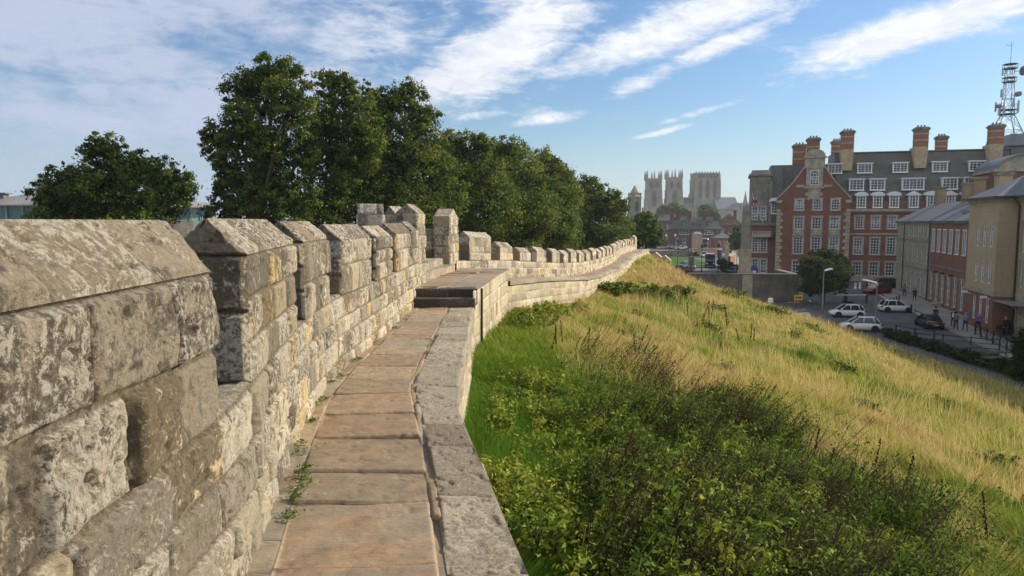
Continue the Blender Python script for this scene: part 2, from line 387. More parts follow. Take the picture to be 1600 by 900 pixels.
def glass_mat(name, c, rough=.08):
    m, T, b = newmat(name, rough, .7)
    V = T.n('TexCoord').outputs['Object']; setc(T, b, T.mix(T.step(T.noise(V, 1.7, 3), .45, .6), c, tuple(k * 2.2 for k in c)))
    bump(T, b, T.noise(V, 1.1, 2), .06, .05); return m
M_glass = glass_mat('window_glass', (.028, .034, .042))
M_carglass = glass_mat('car_glass', (.012, .015, .017), .05)
def netted():
    m, T, b = newmat('curtained_glass', .2, .6)
    V = T.n('TexCoord').outputs['Object']; setc(T, b, T.mix(T.step(T.noise(V, .8, 3), .4, .62), (.05, .06, .075), (.34, .36, .38))); return m
M_net = netted()

# ------------------------------------------------------------------ the city wall
class Curve2:
    def __init__(s, pts, smooth=3):
        p = np.array(pts, float); d = np.r_[0, np.cumsum(np.hypot(*np.diff(p, axis=0).T))]
        S = np.arange(0, d[-1], .1); q = np.stack([np.interp(S, d, p[:, 0]), np.interp(S, d, p[:, 1])], 1)
        for _ in range(smooth * 6):
            q[1:-1] = .25 * q[:-2] + .5 * q[1:-1] + .25 * q[2:]
        s.q = q; s.d = np.r_[0, np.cumsum(np.hypot(*np.diff(q, axis=0).T))]; s.L = s.d[-1]
        t = np.gradient(q, axis=0); t /= np.linalg.norm(t, axis=1)[:, None]; s.t = t
    def P(s, a): return np.interp(a, s.d, s.q[:, 0]), np.interp(a, s.d, s.q[:, 1])
    def N(s, a):                       # unit normal to the left of travel
        tx, ty = np.interp(a, s.d, s.t[:, 0]), np.interp(a, s.d, s.t[:, 1]); return -ty, tx
    def at_y(s, y): return float(np.interp(y, s.q[:, 1], s.d))
def layout(S, Z, courses, lens, seed, warp=.015):
    """random coursed masonry: returns distance to the joint and three randoms per stone"""
    rnd = np.random.RandomState(seed)
    Zw = Z + warp * (fbm(S * 1.3, Z * 1.3, seed) - .5) * 2 + warp * .55 * (fbm(S * 14, Z * 14, seed + 31, 3) - .5); Sw = S + warp * (fbm(S * 2.3, Z * 2.3, seed + 5) - .5) * 2 + warp * .55 * (fbm(S * 14, Z * 14, seed + 33, 3) - .5)
    s0, s1, z0, z1 = S.min(), S.max(), Z.min(), Z.max()
    ze = [z0]
    while ze[-1] < z1 - courses[0] * .7: ze.append(ze[-1] + rnd.uniform(*courses))
    ze = np.array(ze); ze = z0 + (ze - z0) * (z1 - z0) / (ze[-1] - z0) if len(ze) > 1 else np.array([z0, z1])
    k = np.clip(np.searchsorted(ze, np.clip(Zw, z0 + 1e-6, z1 - 1e-6)) - 1, 0, len(ze) - 2)
    d = np.full(S.shape, 9.); r = [np.zeros(S.shape) for _ in range(3)]
    ctr = [np.zeros(S.shape), np.zeros(S.shape)]
    for c in range(len(ze) - 1):
        m = k == c
        e = [s0 - rnd.uniform(0, lens[0] * .8)]
        while e[-1] < s1: e.append(e[-1] + rnd.uniform(*lens))
        e = np.array(e); e[0] = min(e[0], s0)
        if abs(e[-2] - s1) < lens[0] * .4: e = np.delete(e, -2)
        if len(e) > 2 and abs(e[1] - s0) < lens[0] * .4: e = np.delete(e, 1)
        e[0] = s0; e[-1] = s1
        i = np.clip(np.searchsorted(e, np.clip(Sw[m], s0 + 1e-6, s1 - 1e-6)) - 1, 0, len(e) - 2)
        a, b = e[i], e[i + 1]; za, zb = ze[c], ze[c + 1]
        # the patch's own rim counts as a joint (true S, Z), so neighbouring patches meet
        d[m] = np.minimum(np.minimum(np.where(i == 0, 9., Sw[m] - a), np.where(i == len(e) - 2, 9., b - Sw[m])), np.minimum(9. if c == 0 else Zw[m] - za, 9. if c == len(ze) - 2 else zb - Zw[m]))
        for q in range(3): r[q][m] = rnd.rand(len(e) + 1)[i]
        ctr[0][m] = (a + b) / 2; ctr[1][m] = (za + zb) / 2
    rim = np.minimum(np.minimum(S - s0, s1 - S), np.minimum(Z - z0, z1 - Z))
    dz = np.minimum(Z - z0, z1 - Z); dj = np.maximum(d, 0)
    return np.minimum(dj, rim), r, ctr, dj, dz, np.minimum(S - s0, s1 - S)
class Stone:
    """patches of displaced masonry gathered into one mesh"""
    def __init__(s): s.V = []; s.Q = []; s.C = []; s.n = 0
    def patch(s, fn, s0, s1, z0, z1, res, courses=(.16, .27), lens=(.18, .5), seed=0, depth=.03, rnd=.015, rough=.018, flip=False, joint=.008, warp=.015, off=.014, rim='z', dark=0.):
        nu = max(3, int(abs(s1 - s0) / res) + 1); nv = max(3, int(abs(z1 - z0) / res) + 1)
        S, Z = np.meshgrid(np.linspace(s0, s1, nu), np.linspace(z0, z1, nv))
        d, r, ctr, dj, dz, ds = layout(S, Z, courses, lens, seed, warp)
        m = sstep(d, joint * .3, joint + rnd)
        er = fbm(S * 5 + r[0] * 9, Z * 5, seed + 3, 5) - .5
        h = depth * m + m * ((r[2] - .5) * 2 * off + (r[0] - .5) * .08 * (S - ctr[0]) + (r[1] - .5) * .1 * (Z - ctr[1])) + rough * er * (.35 + m) * sstep(d, 0, .02)
        pit = fbm(S * 14, Z * 14 + r[1] * 5, seed + 9, 3); h -= m * .6 * rough * sstep(pit, .62, .8)
        P = fn(S, Z)
        du = np.gradient(P, axis=1); dv = np.gradient(P, axis=0); N = np.cross(du, dv); N /= np.linalg.norm(N, axis=2)[..., None] + 1e-9
        if flip: N = -N
        P = P + N * h[..., None]
        i = np.arange(nu * nv).reshape(nv, nu); q = np.stack([i[:-1, :-1], i[:-1, 1:], i[1:, 1:], i[1:, :-1]], -1).reshape(-1, 4)
        if flip: q = q[:, ::-1]
        s.V.append(P.reshape(-1, 3)); s.Q.append(q + s.n); s.n += nu * nv
        mc = sstep(np.minimum(dj, dz) if rim == 'z' else dj, joint * .3, joint + rnd)
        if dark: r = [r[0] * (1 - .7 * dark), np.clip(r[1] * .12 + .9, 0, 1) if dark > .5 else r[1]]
        s.C.append(np.stack([r[0], r[1], 1 - mc], -1).reshape(-1, 3))
        return s
    def quad(s, a, b, c, d, res, **kw):
        """flat patch with corners a, b (along s) and d, c above them"""
        a, b, c, d = [np.array(k, float) for k in (a, b, c, d)]
        ls = max(np.linalg.norm(b - a), np.linalg.norm(c - d)); lz = max(np.linalg.norm(d - a), np.linalg.norm(c - b))
        def fn(S, Z):
            p = (S / ls)[..., None]; q = (Z / lz)[..., None]
            return (a * (1 - p) + b * p) * (1 - q) + (d * (1 - p) + c * p) * q
        return s.patch(fn, 0, ls, 0, lz, res, **kw)
    def build(s, name, m, parent=None):
        me = fast_mesh(name, np.concatenate(s.V), np.concatenate(s.Q), None, np.concatenate(s.C), True); me.materials.append(m)
        return link(name, me, parent)

WL = Curve2([(-.90, -2.2), (-1.04, 0), (-1.23, 3.08), (-1.33, 3.55), (-1.43, 4.07), (-1.55, 4.78), (-1.67, 5.46), (-1.80, 6.4), (-1.88, 7.5), (-1.87, 8.33), (-1.86, 10.14), (-1.87, 13.11), (-1.88, 15.1)], 2)
TH = .36
def wallface(C, off, zf=None):
    """inner face offset 'off' to the left of the curve; zf(s) is added to z"""
    def fn(S, Z):
        x, y = C.P(S); nx, ny = C.N(S); z = Z if zf is None else Z + zf(S)
        return np.stack([x + nx * off, y + ny * off, z], -1)
    return fn
wall = empty('city_wall', (0, 0, -1.6), 0, 'long crenellated limestone city wall with raised walkway curving away beside the grass bank', 'city wall'); wall['kind'] = 'thing'
def child(o, parent):                        # parent without moving
    o.parent = parent; o.matrix_parent_inverse = Matrix.Translation(parent.location).inverted(); return o
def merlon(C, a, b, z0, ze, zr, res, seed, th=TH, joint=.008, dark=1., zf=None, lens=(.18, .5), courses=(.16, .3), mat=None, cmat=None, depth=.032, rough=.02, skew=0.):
    """one upstand of the parapet between s = a and b: body to the eaves ze, gabled coping to the ridge zr"""
    st = Stone(); kw = dict(courses=courses, lens=lens, depth=depth, rough=rough, joint=joint)
    st.patch(wallface(C, 0, zf), a, b, z0, ze, res, seed=seed, flip=False, **kw)
    st.patch(wallface(C, th, zf), a, b, z0, ze, res * 1.5, seed=seed + 1, flip=True, **kw)
    def endf(s_):
        def fn(S, Z):
            x, y = C.P(np.full(S.shape, s_)); nx, ny = C.N(np.full(S.shape, s_)); z = Z if zf is None else Z + zf(np.full(S.shape, s_))
            return np.stack([x + nx * S, y + ny * S, z], -1)
        return fn
    st.patch(endf(a), 0, th, z0, ze, res, seed=seed + 2, flip=True, dark=dark, **{**kw, 'lens': (.3, .5)})  # near end stones blackened: soot plus shade put into the tint
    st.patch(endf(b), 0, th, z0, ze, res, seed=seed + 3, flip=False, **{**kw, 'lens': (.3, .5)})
    body = child(st.build('merlon', mat or M_wall), wall)
    cp = Stone(); ck = dict(courses=(1, 2), depth=.012, rough=rough * 1.1, rnd=.02, joint=.006, off=.008, rim='none')
    o_ = .008
    def slope(sgn):
        def fn(S, Z):                      # Z runs 0..1 from eaves to ridge
            x, y = C.P(S); nx, ny = C.N(S); q = Z / .3
            f = (-o_) * (1 - q) + th * .5 * q if sgn > 0 else (th + o_) * (1 - q) + th * .5 * q
            z = ze + (zr - ze) * q
            if zf is not None: z = z + zf(S)
            return np.stack([x + nx * f, y + ny * f, z], -1)
        return fn
    ln = (.55, 1.1) if b - a > 1.2 else (.35, .7)
    cp.patch(slope(1), a - o_, b + o_, 0, .3, res, lens=ln, seed=seed + 4, flip=False, **ck)
    cp.patch(slope(-1), a - o_, b + o_, 0, .3, res * 1.5, lens=ln, seed=seed + 5, flip=True, **ck)
    for s_, fl in ((a - o_, True), (b + o_, False)):
        def fn(S, Z, s_=s_):
            x, y = C.P(np.full(S.shape, s_)); nx, ny = C.N(np.full(S.shape, s_)); q = Z / .3
            f = (-o_) + (th + 2 * o_) * (S / th); f = f * (1 - q) + th * .5 * q
            z = ze + (zr - ze) * q
            if zf is not None: z = z + zf(np.full(S.shape, s_))
            return np.stack([x + nx * f, y + ny * f, z], -1)
        cp.patch(fn, 0, th, 0, .3, res, lens=(2, 3), seed=seed + 6, flip=fl, **ck)
    # bed of the coping (closes the underside)
    def bed(S, Z):
        x, y = C.P(S); nx, ny = C.N(S); z = np.full(S.shape, ze - .004)
        if zf is not None: z = z + zf(S)
        return np.stack([x + nx * Z, y + ny * Z, z], -1)
    cp.patch(bed, a - o_, b + o_, -o_, th + o_, .1, lens=(2, 3), courses=(1, 2), seed=1, depth=0, rough=0, off=0, flip=True)
    child(cp.build('coping', cmat or M_cope), wall).parent = body
    bpy.context.view_layer.update()
    return body
def Y(y): return WL.at_y(y)
# lower part of the near parapet, with its sill course and outer face
SILL = -.82
st = Stone()
st.patch(wallface(WL, 0), Y(-1.4), Y(5.2), -1.66, SILL, .011, courses=(.19, .30), lens=(.22, .60), seed=11, depth=.038, rough=.036, warp=.035, joint=.012)
st.patch(wallface(WL, 0), Y(5.2), Y(14.0), -1.66, SILL, .016, courses=(.15, .24), lens=(.16, .42), seed=12, depth=.036, rough=.03, warp=.03, joint=.010)
st.patch(wallface(WL, TH), Y(-1.4), Y(14.0), -4.2, SILL, .06, seed=13, flip=True)
def sillf(S, Z):
    x, y = WL.P(S); nx, ny = WL.N(S); return np.stack([x + nx * Z, y + ny * Z, np.full(S.shape, SILL)], -1)
st.patch(sillf, Y(-1.4), Y(14.0), 0, TH, .03, courses=(.5, .6), lens=(.4, .7), seed=14, depth=.02)
child(st.build('parapet', M_wall), wall)
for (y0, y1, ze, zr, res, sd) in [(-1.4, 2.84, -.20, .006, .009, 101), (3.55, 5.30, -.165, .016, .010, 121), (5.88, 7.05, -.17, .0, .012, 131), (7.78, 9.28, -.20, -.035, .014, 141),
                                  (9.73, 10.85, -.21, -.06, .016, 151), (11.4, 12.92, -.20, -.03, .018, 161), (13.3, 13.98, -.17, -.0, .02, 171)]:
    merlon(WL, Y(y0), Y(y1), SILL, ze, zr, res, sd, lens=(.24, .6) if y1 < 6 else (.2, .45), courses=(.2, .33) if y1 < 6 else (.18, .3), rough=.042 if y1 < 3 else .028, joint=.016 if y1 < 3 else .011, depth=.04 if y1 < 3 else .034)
# ---- the little tower half way: piers, outer parapet, raised floor
def line(x0, y0, x1, y1): return Curve2([(x0, y0), (x1, y1)], 0)
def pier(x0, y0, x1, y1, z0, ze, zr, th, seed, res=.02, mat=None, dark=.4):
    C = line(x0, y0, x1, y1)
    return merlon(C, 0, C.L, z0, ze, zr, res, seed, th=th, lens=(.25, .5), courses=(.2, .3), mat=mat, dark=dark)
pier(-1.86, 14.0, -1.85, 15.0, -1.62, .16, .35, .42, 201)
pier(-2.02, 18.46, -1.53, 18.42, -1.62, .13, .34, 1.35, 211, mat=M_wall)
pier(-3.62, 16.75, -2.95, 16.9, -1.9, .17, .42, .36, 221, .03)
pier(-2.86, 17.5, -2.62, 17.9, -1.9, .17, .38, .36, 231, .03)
st = Stone()
bay = Curve2([(-2.2, 14.6), (-3.0, 15.0), (-3.65, 15.9), (-3.65, 16.75), (-2.95, 17.0), (-2.6, 18.2), (-1.95, 18.65)], 0)
st.patch(wallface(bay, 0), 0, bay.L, -1.66, -.22, .03, courses=(.22, .3), lens=(.3, .6), seed=240, depth=.03)
st.patch(wallface(bay, .34), 0, bay.L, -4.4, -.22, .06, courses=(.22, .3), lens=(.3, .6), seed=241, depth=.03, flip=True)
def bayt(S, Z):
    x, y = bay.P(S); nx, ny = bay.N(S); return np.stack([x + nx * Z, y + ny * Z, np.full(S.shape, -.22)], -1)
st.patch(bayt, 0, bay.L, 0, .34, .04, courses=(.5, .6), lens=(.4, .8), seed=242, depth=.02)
child(st.build('tower_parapet', M_wall), wall)
def slabblock(name, pts, z0, z1, mat, seed, res=.03, top_c=(.5, .8), top_l=(.6, 1.), side=True, parent=None):
    """stone block: four-corner plan counted anticlockwise"""
    s_ = Stone(); p = [np.array(q, float) for q in pts]; t = [np.r_[q, z1] for q in p]; b = [np.r_[q, z0] for q in p]
    s_.quad(t[0], t[1], t[2], t[3], res, courses=top_c, lens=top_l, seed=seed, depth=.012, rough=.012, joint=.008, off=.004)
    for i in range(4):
        j = (i + 1) % 4
        s_.quad(b[i], b[j], t[j], t[i], res, courses=(.16, .3), lens=(.4, .8), seed=seed + i + 1, depth=.012, rough=.01, joint=.008)
    return child(s_.build(name, mat), parent or wall)
slabblock('step', [(-1.42, 18.5), (-1.87, 18.5), (-1.87, 14.9), (-1.87, 14.9)][::-1] and [(-1.90, 15.0), (-1.86, 15.0), (-1.50, 18.45), (-2.0, 18.45)], -1.60, -1.12, M_edge, 250)
slabblock('tower_floor', [(-3.0, 15.1), (-2.02, 14.9), (-1.80, 18.5), (-2.6, 18.1)], -1.62, -.95, M_edge, 260)

# ---- far parapet: descends and bends to the right
FAR = Curve2([(-1.50, 19.2), (-1.45, 19.9), (-1.30, 20.5), (-.98, 21.3), (-.06, 23.3), (1.92, 28), (3.3, 33), (4.9, 39), (6.6, 46), (8.9, 58), (12.1, 70)], 3)
WZ_Y = [-10, 19.3, 19.5, 23, 28, 33, 39, 46, 58, 70, 80]; WZ_Z = [-1.6, -1.62, -1.64, -1.82, -2.2, -2.45, -2.58, -2.64, -2.70, -2.82, -2.85]
def walkz(y): return np.interp(y, WZ_Y, WZ_Z)
def farz(S): return walkz(FAR.P(S)[1])
def hgt(y): return np.interp(y, [19.9, 21, 22.4, 24, 28, 75], [1.15, 1.15, 1.1, 1.08, 1.12, 1.2])
st = Stone()
st.patch(wallface(FAR, 0, farz), 0, FAR.L, -.06, .56, .04, courses=(.16, .24), lens=(.25, .5), seed=301, depth=.025, rough=.02)
st.patch(wallface(FAR, .4, farz), 0, FAR.L, -2.5, .56, .12, courses=(.2, .3), lens=(.3, .6), seed=302, depth=.025, flip=True)
def fsill(S, Z):
    x, y = FAR.P(S); nx, ny = FAR.N(S); return np.stack([x + nx * Z, y + ny * Z, .56 + farz(S)], -1)
st.patch(fsill, 0, FAR.L, 0, .4, .08, courses=(.5, .6), lens=(.5, .9), seed=303, depth=.015)
child(st.build('parapet', M_wall), wall)
a = 1.45; k = 0
while a < FAR.L - 1.2:
    y = float(FAR.P(a)[1]); ln = 1.5 if k == 0 else (.95 if y < 30 else 1.2); gp = .66 if y < 30 else .8
    if k == 0: top = 1.42
    elif k == 1: top = 1.16
    else: top = float(hgt(y)) + (.04 * math.sin(k * 2.3))
    merlon(FAR, a, a + ln, .56, top - .17, top, .03 if y < 32 else .05, 320 + 10 * k, th=.4, zf=farz, lens=(.25, .5), courses=(.2, .3), depth=.022, mat=M_wall)
    a += ln + gp; k += 1
s_end = FAR.L
pier(12.1, 69.9, 12.45, 71.0, -4, -1.6, -1.35, .5, 900, .05)

# ---- right edge of the walkway and the retaining face below it
XR_Y = [-3, 0, 3.08, 3.55, 4.34, 5.05, 5.94, 6.27, 7.19, 9.32, 12.82, 13.3, 19.3, 20.5, 23, 28, 33, 39, 46, 58, 70, 79]
XR_X = [.95, .62, .09, 0, -.14, -.28, -.45, -.49, -.52, -.58, -.70, -.70, -.12, .25, 1.2, 3.0, 4.25, 5.85, 7.45, 10.0, 13.2, 15.9]
ZW_Y = [-10, 0, 13, 19.5, 26, 35, 46, 58, 70, 85]; ZW_Z = [-2.3, -2.35, -2.42, -2.55, -3.0, -3.15, -3.25, -3.25, -3.3, -3.4]
def xr(y): return np.interp(y, XR_Y, XR_X)
def zw(y): return np.interp(y, ZW_Y, ZW_Z)
XI_Y = [-3, 0, 3.08, 3.55, 4.17, 5.05, 6.63, 7.19, 8.21, 9.58, 11.47, 13.2]; XI_X = [.5, .2, -.29, -.37, -.47, -.62, -.93, -.99, -1.03, -1.06, -1.10, -1.16]
def xi(y): return np.interp(y, XI_Y, XI_X)
def xl(y):
    n = np.interp(y, WL.q[:, 1], WL.q[:, 0]); f = np.interp(y, FAR.q[:, 1], FAR.q[:, 0]); return np.where(y < 17, n, f)
st = Stone()
def rface(z1f, y_lo):
    def fn(S, Z):                                   # S = y, Z = 0..H fraction of a 1.2 m face
        z1 = z1f(S); z0 = zw(S) - .6; q = Z / 1.5
        return np.stack([xr(S) - .03, S, z0 * (1 - q) + (z1 - .1) * q], -1)
    return fn
kw = dict(courses=(.2, .27), lens=(.3, .55), depth=.022, rough=.014)
st.patch(rface(lambda y: np.full(y.shape, -1.6), 0), -2, 13.25, 0, 1.5, .03, seed=401, **kw)
st.patch(rface(lambda y: np.full(y.shape, -1.2), 0), 13.25, 19.35, 0, 1.5, .025, seed=402, **kw)
st.patch(rface(walkz, 0), 19.35, 73, 0, 1.5, .05, seed=403, **kw)
# end faces of the platform
st.quad((-1.6, 19.36, -2.2), (-.14, 19.36, -2.2), (-.14, 19.36, -1.3), (-1.6, 19.36, -1.3), .04, seed=404, flip=True, **kw)
child(st.build('retaining_face', M_pale), wall)
# coping stones along the near edge
st = Stone()
def ctop(S, Z):
    q = Z / .45; return np.stack([xi(S) * (1 - q) + (xr(S) - .01) * q, S, np.full(S.shape, -1.608)], -1)
st.patch(ctop, -2, 13.22, .0, .45, .013, courses=(.6, .9), lens=(.45, 1.0), seed=411, depth=.012, rough=.018, joint=.008, off=.006, flip=True, rnd=.012, rim='none')
def cside(S, Z): return np.stack([xr(S) - .012, S, -1.768 + Z], -1)
st.patch(cside, -2, 13.22, 0, .152, .02, courses=(.3, .5), lens=(.45, 1.0), seed=411, depth=.012, rough=.02, joint=.008, off=.006, rim='none')
child(st.build('edge_coping', M_edge), wall)
st = Stone()
def ftop(S, Z): return np.stack([xr(S) - .34 + Z, S, walkz(S) + .004], -1)
st.patch(ftop, 19.4, 73, 0, .38, .05, courses=(.6, .9), lens=(.6, 1.1), seed=415, depth=.02, flip=True, rim='none')
def fside(S, Z): return np.stack([xr(S) + .04, S, walkz(S) - .11 + Z], -1)
st.patch(fside, 19.4, 73, 0, .115, .04, courses=(.3, .5), lens=(.6, 1.1), seed=415, depth=.01, rim='none')
child(st.build('edge_coping', M_edge), wall)
mb = MB(); mb.tube([(-.60, 14.0, -1.32), (-.605, 14.0, -2.7)], .024, 8)
child(mb.build('drainpipe', M_pipe), wall)  # thin black tube added to draw the dark groove joint in the face

# ---- the paved walkway (setting)
st = Stone()
def pav(S, Z):
    q = Z / .9; l = xl(S) + .14; return np.stack([l * (1 - q) + (xi(S) - .035) * q, S, np.full(S.shape, -1.612)], -1)
def flagpatch(fn, y0, y1, w, res, seed, lens, courses, flip=True):
    st.patch(fn, y0, y1, 0, w, res, courses=courses, lens=lens, seed=seed, depth=.009, rough=.007, joint=.005, off=.004, flip=flip, rnd=.010, warp=.02)
flagpatch(pav, -1.5, 13.22, .9, .012, 501, (.42, .80), (2, 3))
def gut(S, Z):
    l = xl(S) - .03; return np.stack([l + Z, S, np.full(S.shape, -1.614)], -1)
flagpatch(gut, -1.5, 13.22, .175, .013, 502, (.3, .7), (1, 2))
def gut2(S, Z): return np.stack([xi(S) - .045 + Z, S, np.full(S.shape, -1.612)], -1)
st.patch(gut2, -1.5, 13.22, 0, .07, .012, courses=(1, 2), lens=(.8, 1.6), seed=503, depth=.006, rough=.008, joint=.002, off=.002, flip=True, warp=.0)
def platf(S, Z):
    q = Z / 1.3; l = np.where(S < 15, -1.90, -1.9 + (S - 15) * .115); return np.stack([l * (1 - q) + (xr(S) + .05) * q, S, np.full(S.shape, -1.28)], -1)
flagpatch(platf, 13.52, 19.38, 1.3, .02, 504, (.6, 1.0), (.5, .8))
def farw(S, Z):
    q = Z / 1.; return np.stack([(xl(S) - .03) * (1 - q) + (xr(S) - .33) * q, S, walkz(S) - .004], -1)
flagpatch(farw, 19.3, 73, 1., .05, 505, (.6, 1.0), (.4, .6))
path = st.build('path', M_flag); tag(path, 'sandstone flag paved walkway along the top of the wall', kind='structure')
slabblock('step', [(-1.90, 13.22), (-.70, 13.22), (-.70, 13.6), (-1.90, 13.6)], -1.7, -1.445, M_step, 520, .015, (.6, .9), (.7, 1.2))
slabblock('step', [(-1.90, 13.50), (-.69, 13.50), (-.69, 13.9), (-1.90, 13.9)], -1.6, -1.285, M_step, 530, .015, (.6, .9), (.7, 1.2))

# ------------------------------------------------------------------ terrain
def bank(x, y):
    r = xr(y); e = np.clip((x - r) / (30.3 - r), 0, 1); z0 = zw(y)
    g = e * (.97 + .03 * e); z = z0 + (-10 - z0) * g
    l = np.clip((r - 1.2 - x) / 20, 0, 1); z = np.where(x < r - 1.2, z0 - 1.2 + (-8.8 - z0) * sstep(l, 0, 1), z)
    f = sstep(y, 71, 100); z = z * (1 - f) + -10 * f
    z = z - 1.0 * sstep(y, 50, 76) * sstep(e, .04, .3) * (1 - sstep(e, .6, .95)) * (1 - f)
    b = .22 * (fbm(x * .35, y * .35, 70, 3) - .5) + .20 * (fbm(x * 1.3, y * 1.3, 71, 3) - .5)
    w = sstep(x - r, .1, 1.5) * sstep(32 - x, 0, 2) * (1 - f)
    return z + b * w - 0.02
gx = np.concatenate([np.linspace(-34, -3, 24), np.linspace(-2.9, 33.5, 150)]); gy = np.concatenate([np.linspace(-14, 45, 190), np.linspace(45.5, 108, 110)])
X, Yy = np.meshgrid(gx, gy); Zz = bank(X, Yy)
inw = (X > xl(Yy) - .25) & (X < xr(Yy) - .08) & (Yy < 73); Zz[inw] = np.minimum(Zz[inw], walkz(Yy[inw]) - .25)
i = np.arange(X.size).reshape(X.shape); q = np.stack([i[:-1, :-1], i[:-1, 1:], i[1:, 1:], i[1:, :-1]], -1).reshape(-1, 4)
me = fast_mesh('grass_bank', np.stack([X, Yy, Zz], -1), q, None, None, True); me.materials.append(M_bank)
tag(link('grass_bank', me), 'sloping earth rampart under the grass', kind='structure')
mb = MB(); mb.add([(-4000, -4000, -10.02), (4000, -4000, -10.02), (4000, 4000, -10.02), (-4000, 4000, -10.02)], [(0, 1, 2, 3)])
tag(mb.build('ground', M_town), 'flat town ground reaching the horizon', kind='structure')
# ------------------------------------------------------------------ building kit (local X along the facade, -Y outward, Z up)
def facade(mb, x0, x1, z0, z1, ops, y=0., depth=.2):
    ops = [o for o in ops if o[0] > x0 - 1e-4 and o[1] < x1 + 1e-4]
    xs = sorted({x0, x1, *[o[0] for o in ops], *[o[1] for o in ops]}); zs = sorted({z0, z1, *[o[2] for o in ops], *[o[3] for o in ops]})
    for a, b in zip(xs, xs[1:]):
        for c, d in zip(zs, zs[1:]):
            mx, mz = (a + b) / 2, (c + d) / 2
            if any(o[0] < mx < o[1] and o[2] < mz < o[3] for o in ops): continue
            mb.add([(a, y, c), (b, y, c), (b, y, d), (a, y, d)], [(0, 1, 2, 3)])
    for (a, b, c, d) in ops:
        k = y + depth
        mb.add([(a, y, c), (a, k, c), (a, k, d), (a, y, d)], [(0, 1, 2, 3)]); mb.add([(b, y, c), (b, k, c), (b, k, d), (b, y, d)], [(3, 2, 1, 0)])
        mb.add([(a, y, c), (b, y, c), (b, k, c), (a, k, c)], [(3, 2, 1, 0)]); mb.add([(a, y, d), (b, y, d), (b, k, d), (a, k, d)], [(0, 1, 2, 3)])
    return mb
_WIN = {}; WR = random.Random(8)
def window_parts(w, h, cols, rows, sur, arch, panem, surm, bar=.055):
    key = (round(w, 2), round(h, 2), cols, rows, sur, arch, panem.name, surm.name)
    if key in _WIN: return _WIN[key]
    f = MB(); y0, y1 = .06, .13; e = .08; a, b = -w / 2, w / 2
    f.box(a, a + e, y0, y1, 0, h); f.box(b - e, b, y0, y1, 0, h); f.box(a + e, b - e, y0, y1, 0, e); f.box(a + e, b - e, y0, y1, h - e, h)
    for i in range(1, cols): x = a + w * i / cols; f.box(x - bar / 2, x + bar / 2, y0 + .02, y1 - .003, e, h - e)
    for i in range(1, rows): z = h * i / rows; f.box(a + e, b - e, y0 + .022, y1 - .005, z - bar / 2, z + bar / 2)
    if arch:
        n = 6
        for sg in (-1, 1):
            pts = [(sg * w / 2, h)] + [(sg * w / 2 * math.cos(t * math.pi / 2 / n), h - w * .42 + w * .42 * math.sin(t * math.pi / 2 / n)) for t in range(n + 1)]
            f.prism(pts if sg > 0 else pts[::-1], -.006, .05)
    fm = f.mesh('window'); fm.materials.append(M_white)
    p = MB(); p.add([(a + .01, .125, .01), (b - .01, .125, .01), (b - .01, .125, h - .01), (a + .01, .125, h - .01)], [(0, 1, 2, 3)])
    pm = p.mesh('pane'); pm.materials.append(panem)
    sm = None
    if sur:
        s = MB(); t = sur
        s.box(a - t, a - .002, -.05, .03, 0, h); s.box(b + .002, b + t, -.05, .03, 0, h); s.box(a - t - .05, b + t + .05, -.08, .03, h + .002, h + t * 1.2); s.box(a - t - .06, b + t + .06, -.12, .03, -t * .8, -.002)
        sm = s.mesh('surround'); sm.materials.append(surm)
    _WIN[key] = (fm, pm, sm); return _WIN[key]
def window(parent, x, y, z0, w, h, cols=2, rows=3, sur=0., arch=False, panem=None, surm=None):
    panem = panem or (M_glass if WR.random() < .68 else M_net)
    fm, pm, sm = window_parts(w, h, cols, rows, sur, arch, panem, surm or M_stone)
    f = link('window', fm, parent); f.location = (x, y, z0); link('pane', pm, f)
    if sm: link('surround', sm, f)
    return f
def frame_at(name, x, y, ang, label, cat, z=-10., group=None):
    return empty(name, (x, y, z), ang, label, cat, group)

# ------------------------------------------------------------------ the big hotel
HA = math.atan2(-.289, .957)
hotel = frame_at('brick_hotel', 56.8, 120., HA, 'long red brick hotel with a stone dressed gable, slate mansard roof and banded chimneys', 'hotel')
hotel['kind'] = 'thing'
def hx(u, yl):
    k = (u - 800) / F; return ((120 + .957 * yl) * k - 56.8 - .289 * yl) / (.957 + .289 * k)
# z below are heights over the hotel's base (-10)
WX = [hx(u, 0) for u in (1340, 1366, 1391.5)]; dx = 2.72
WX += [WX[-1] + dx * (i + 1) for i in range(8)]
ops = []
for x in WX: ops += [(x - .62, x + .62, 8.8, 10.85), (x - .66, x + .66, 4.5, 7.25), (x - .68, x + .68, .95, 3.2)]
mb = MB(); facade(mb, -.2, 34, 1.0, 11.75, ops)
mb.box(-.2, 34, .6, 16, -.3, 11.7); mb.build('wall', M_brick, hotel)
mb = MB()
mb.box(.5, 34, -.14, .5, -.3, .75); mb.box(.02, 34, -.09, .3, 7.78, 8.02); mb.box(.02, 34, -.10, .3, .752, .93)
mb.box(.02, 34.1, -.30, .5, 11.5, 11.72); mb.box(.02, 34.1, -.52, .6, 11.722, 12.05)
for i in range(56): mb.box(.3 + i * .6, .55 + i * .6, -.42, -.3, 11.55, 11.72)
mb.build('cornice', M_stone, hotel)
for x in WX:
    window(hotel, x, 0, 8.8, 1.24, 2.05, 3, 5, .2); window(hotel, x, 0, 4.5, 1.32, 2.75, 3, 6, .2); window(hotel, x, 0, .95, 1.36, 2.25, 3, 4, .2)
mb = MB(); mb.box(.02, 34, .25, .8, 12.05, 13.3)
for z in (12.45, 12.95): mb.box(.02, 34, .22, .3, z, z + .12)
mb.build('attic_band', M_brick, hotel)
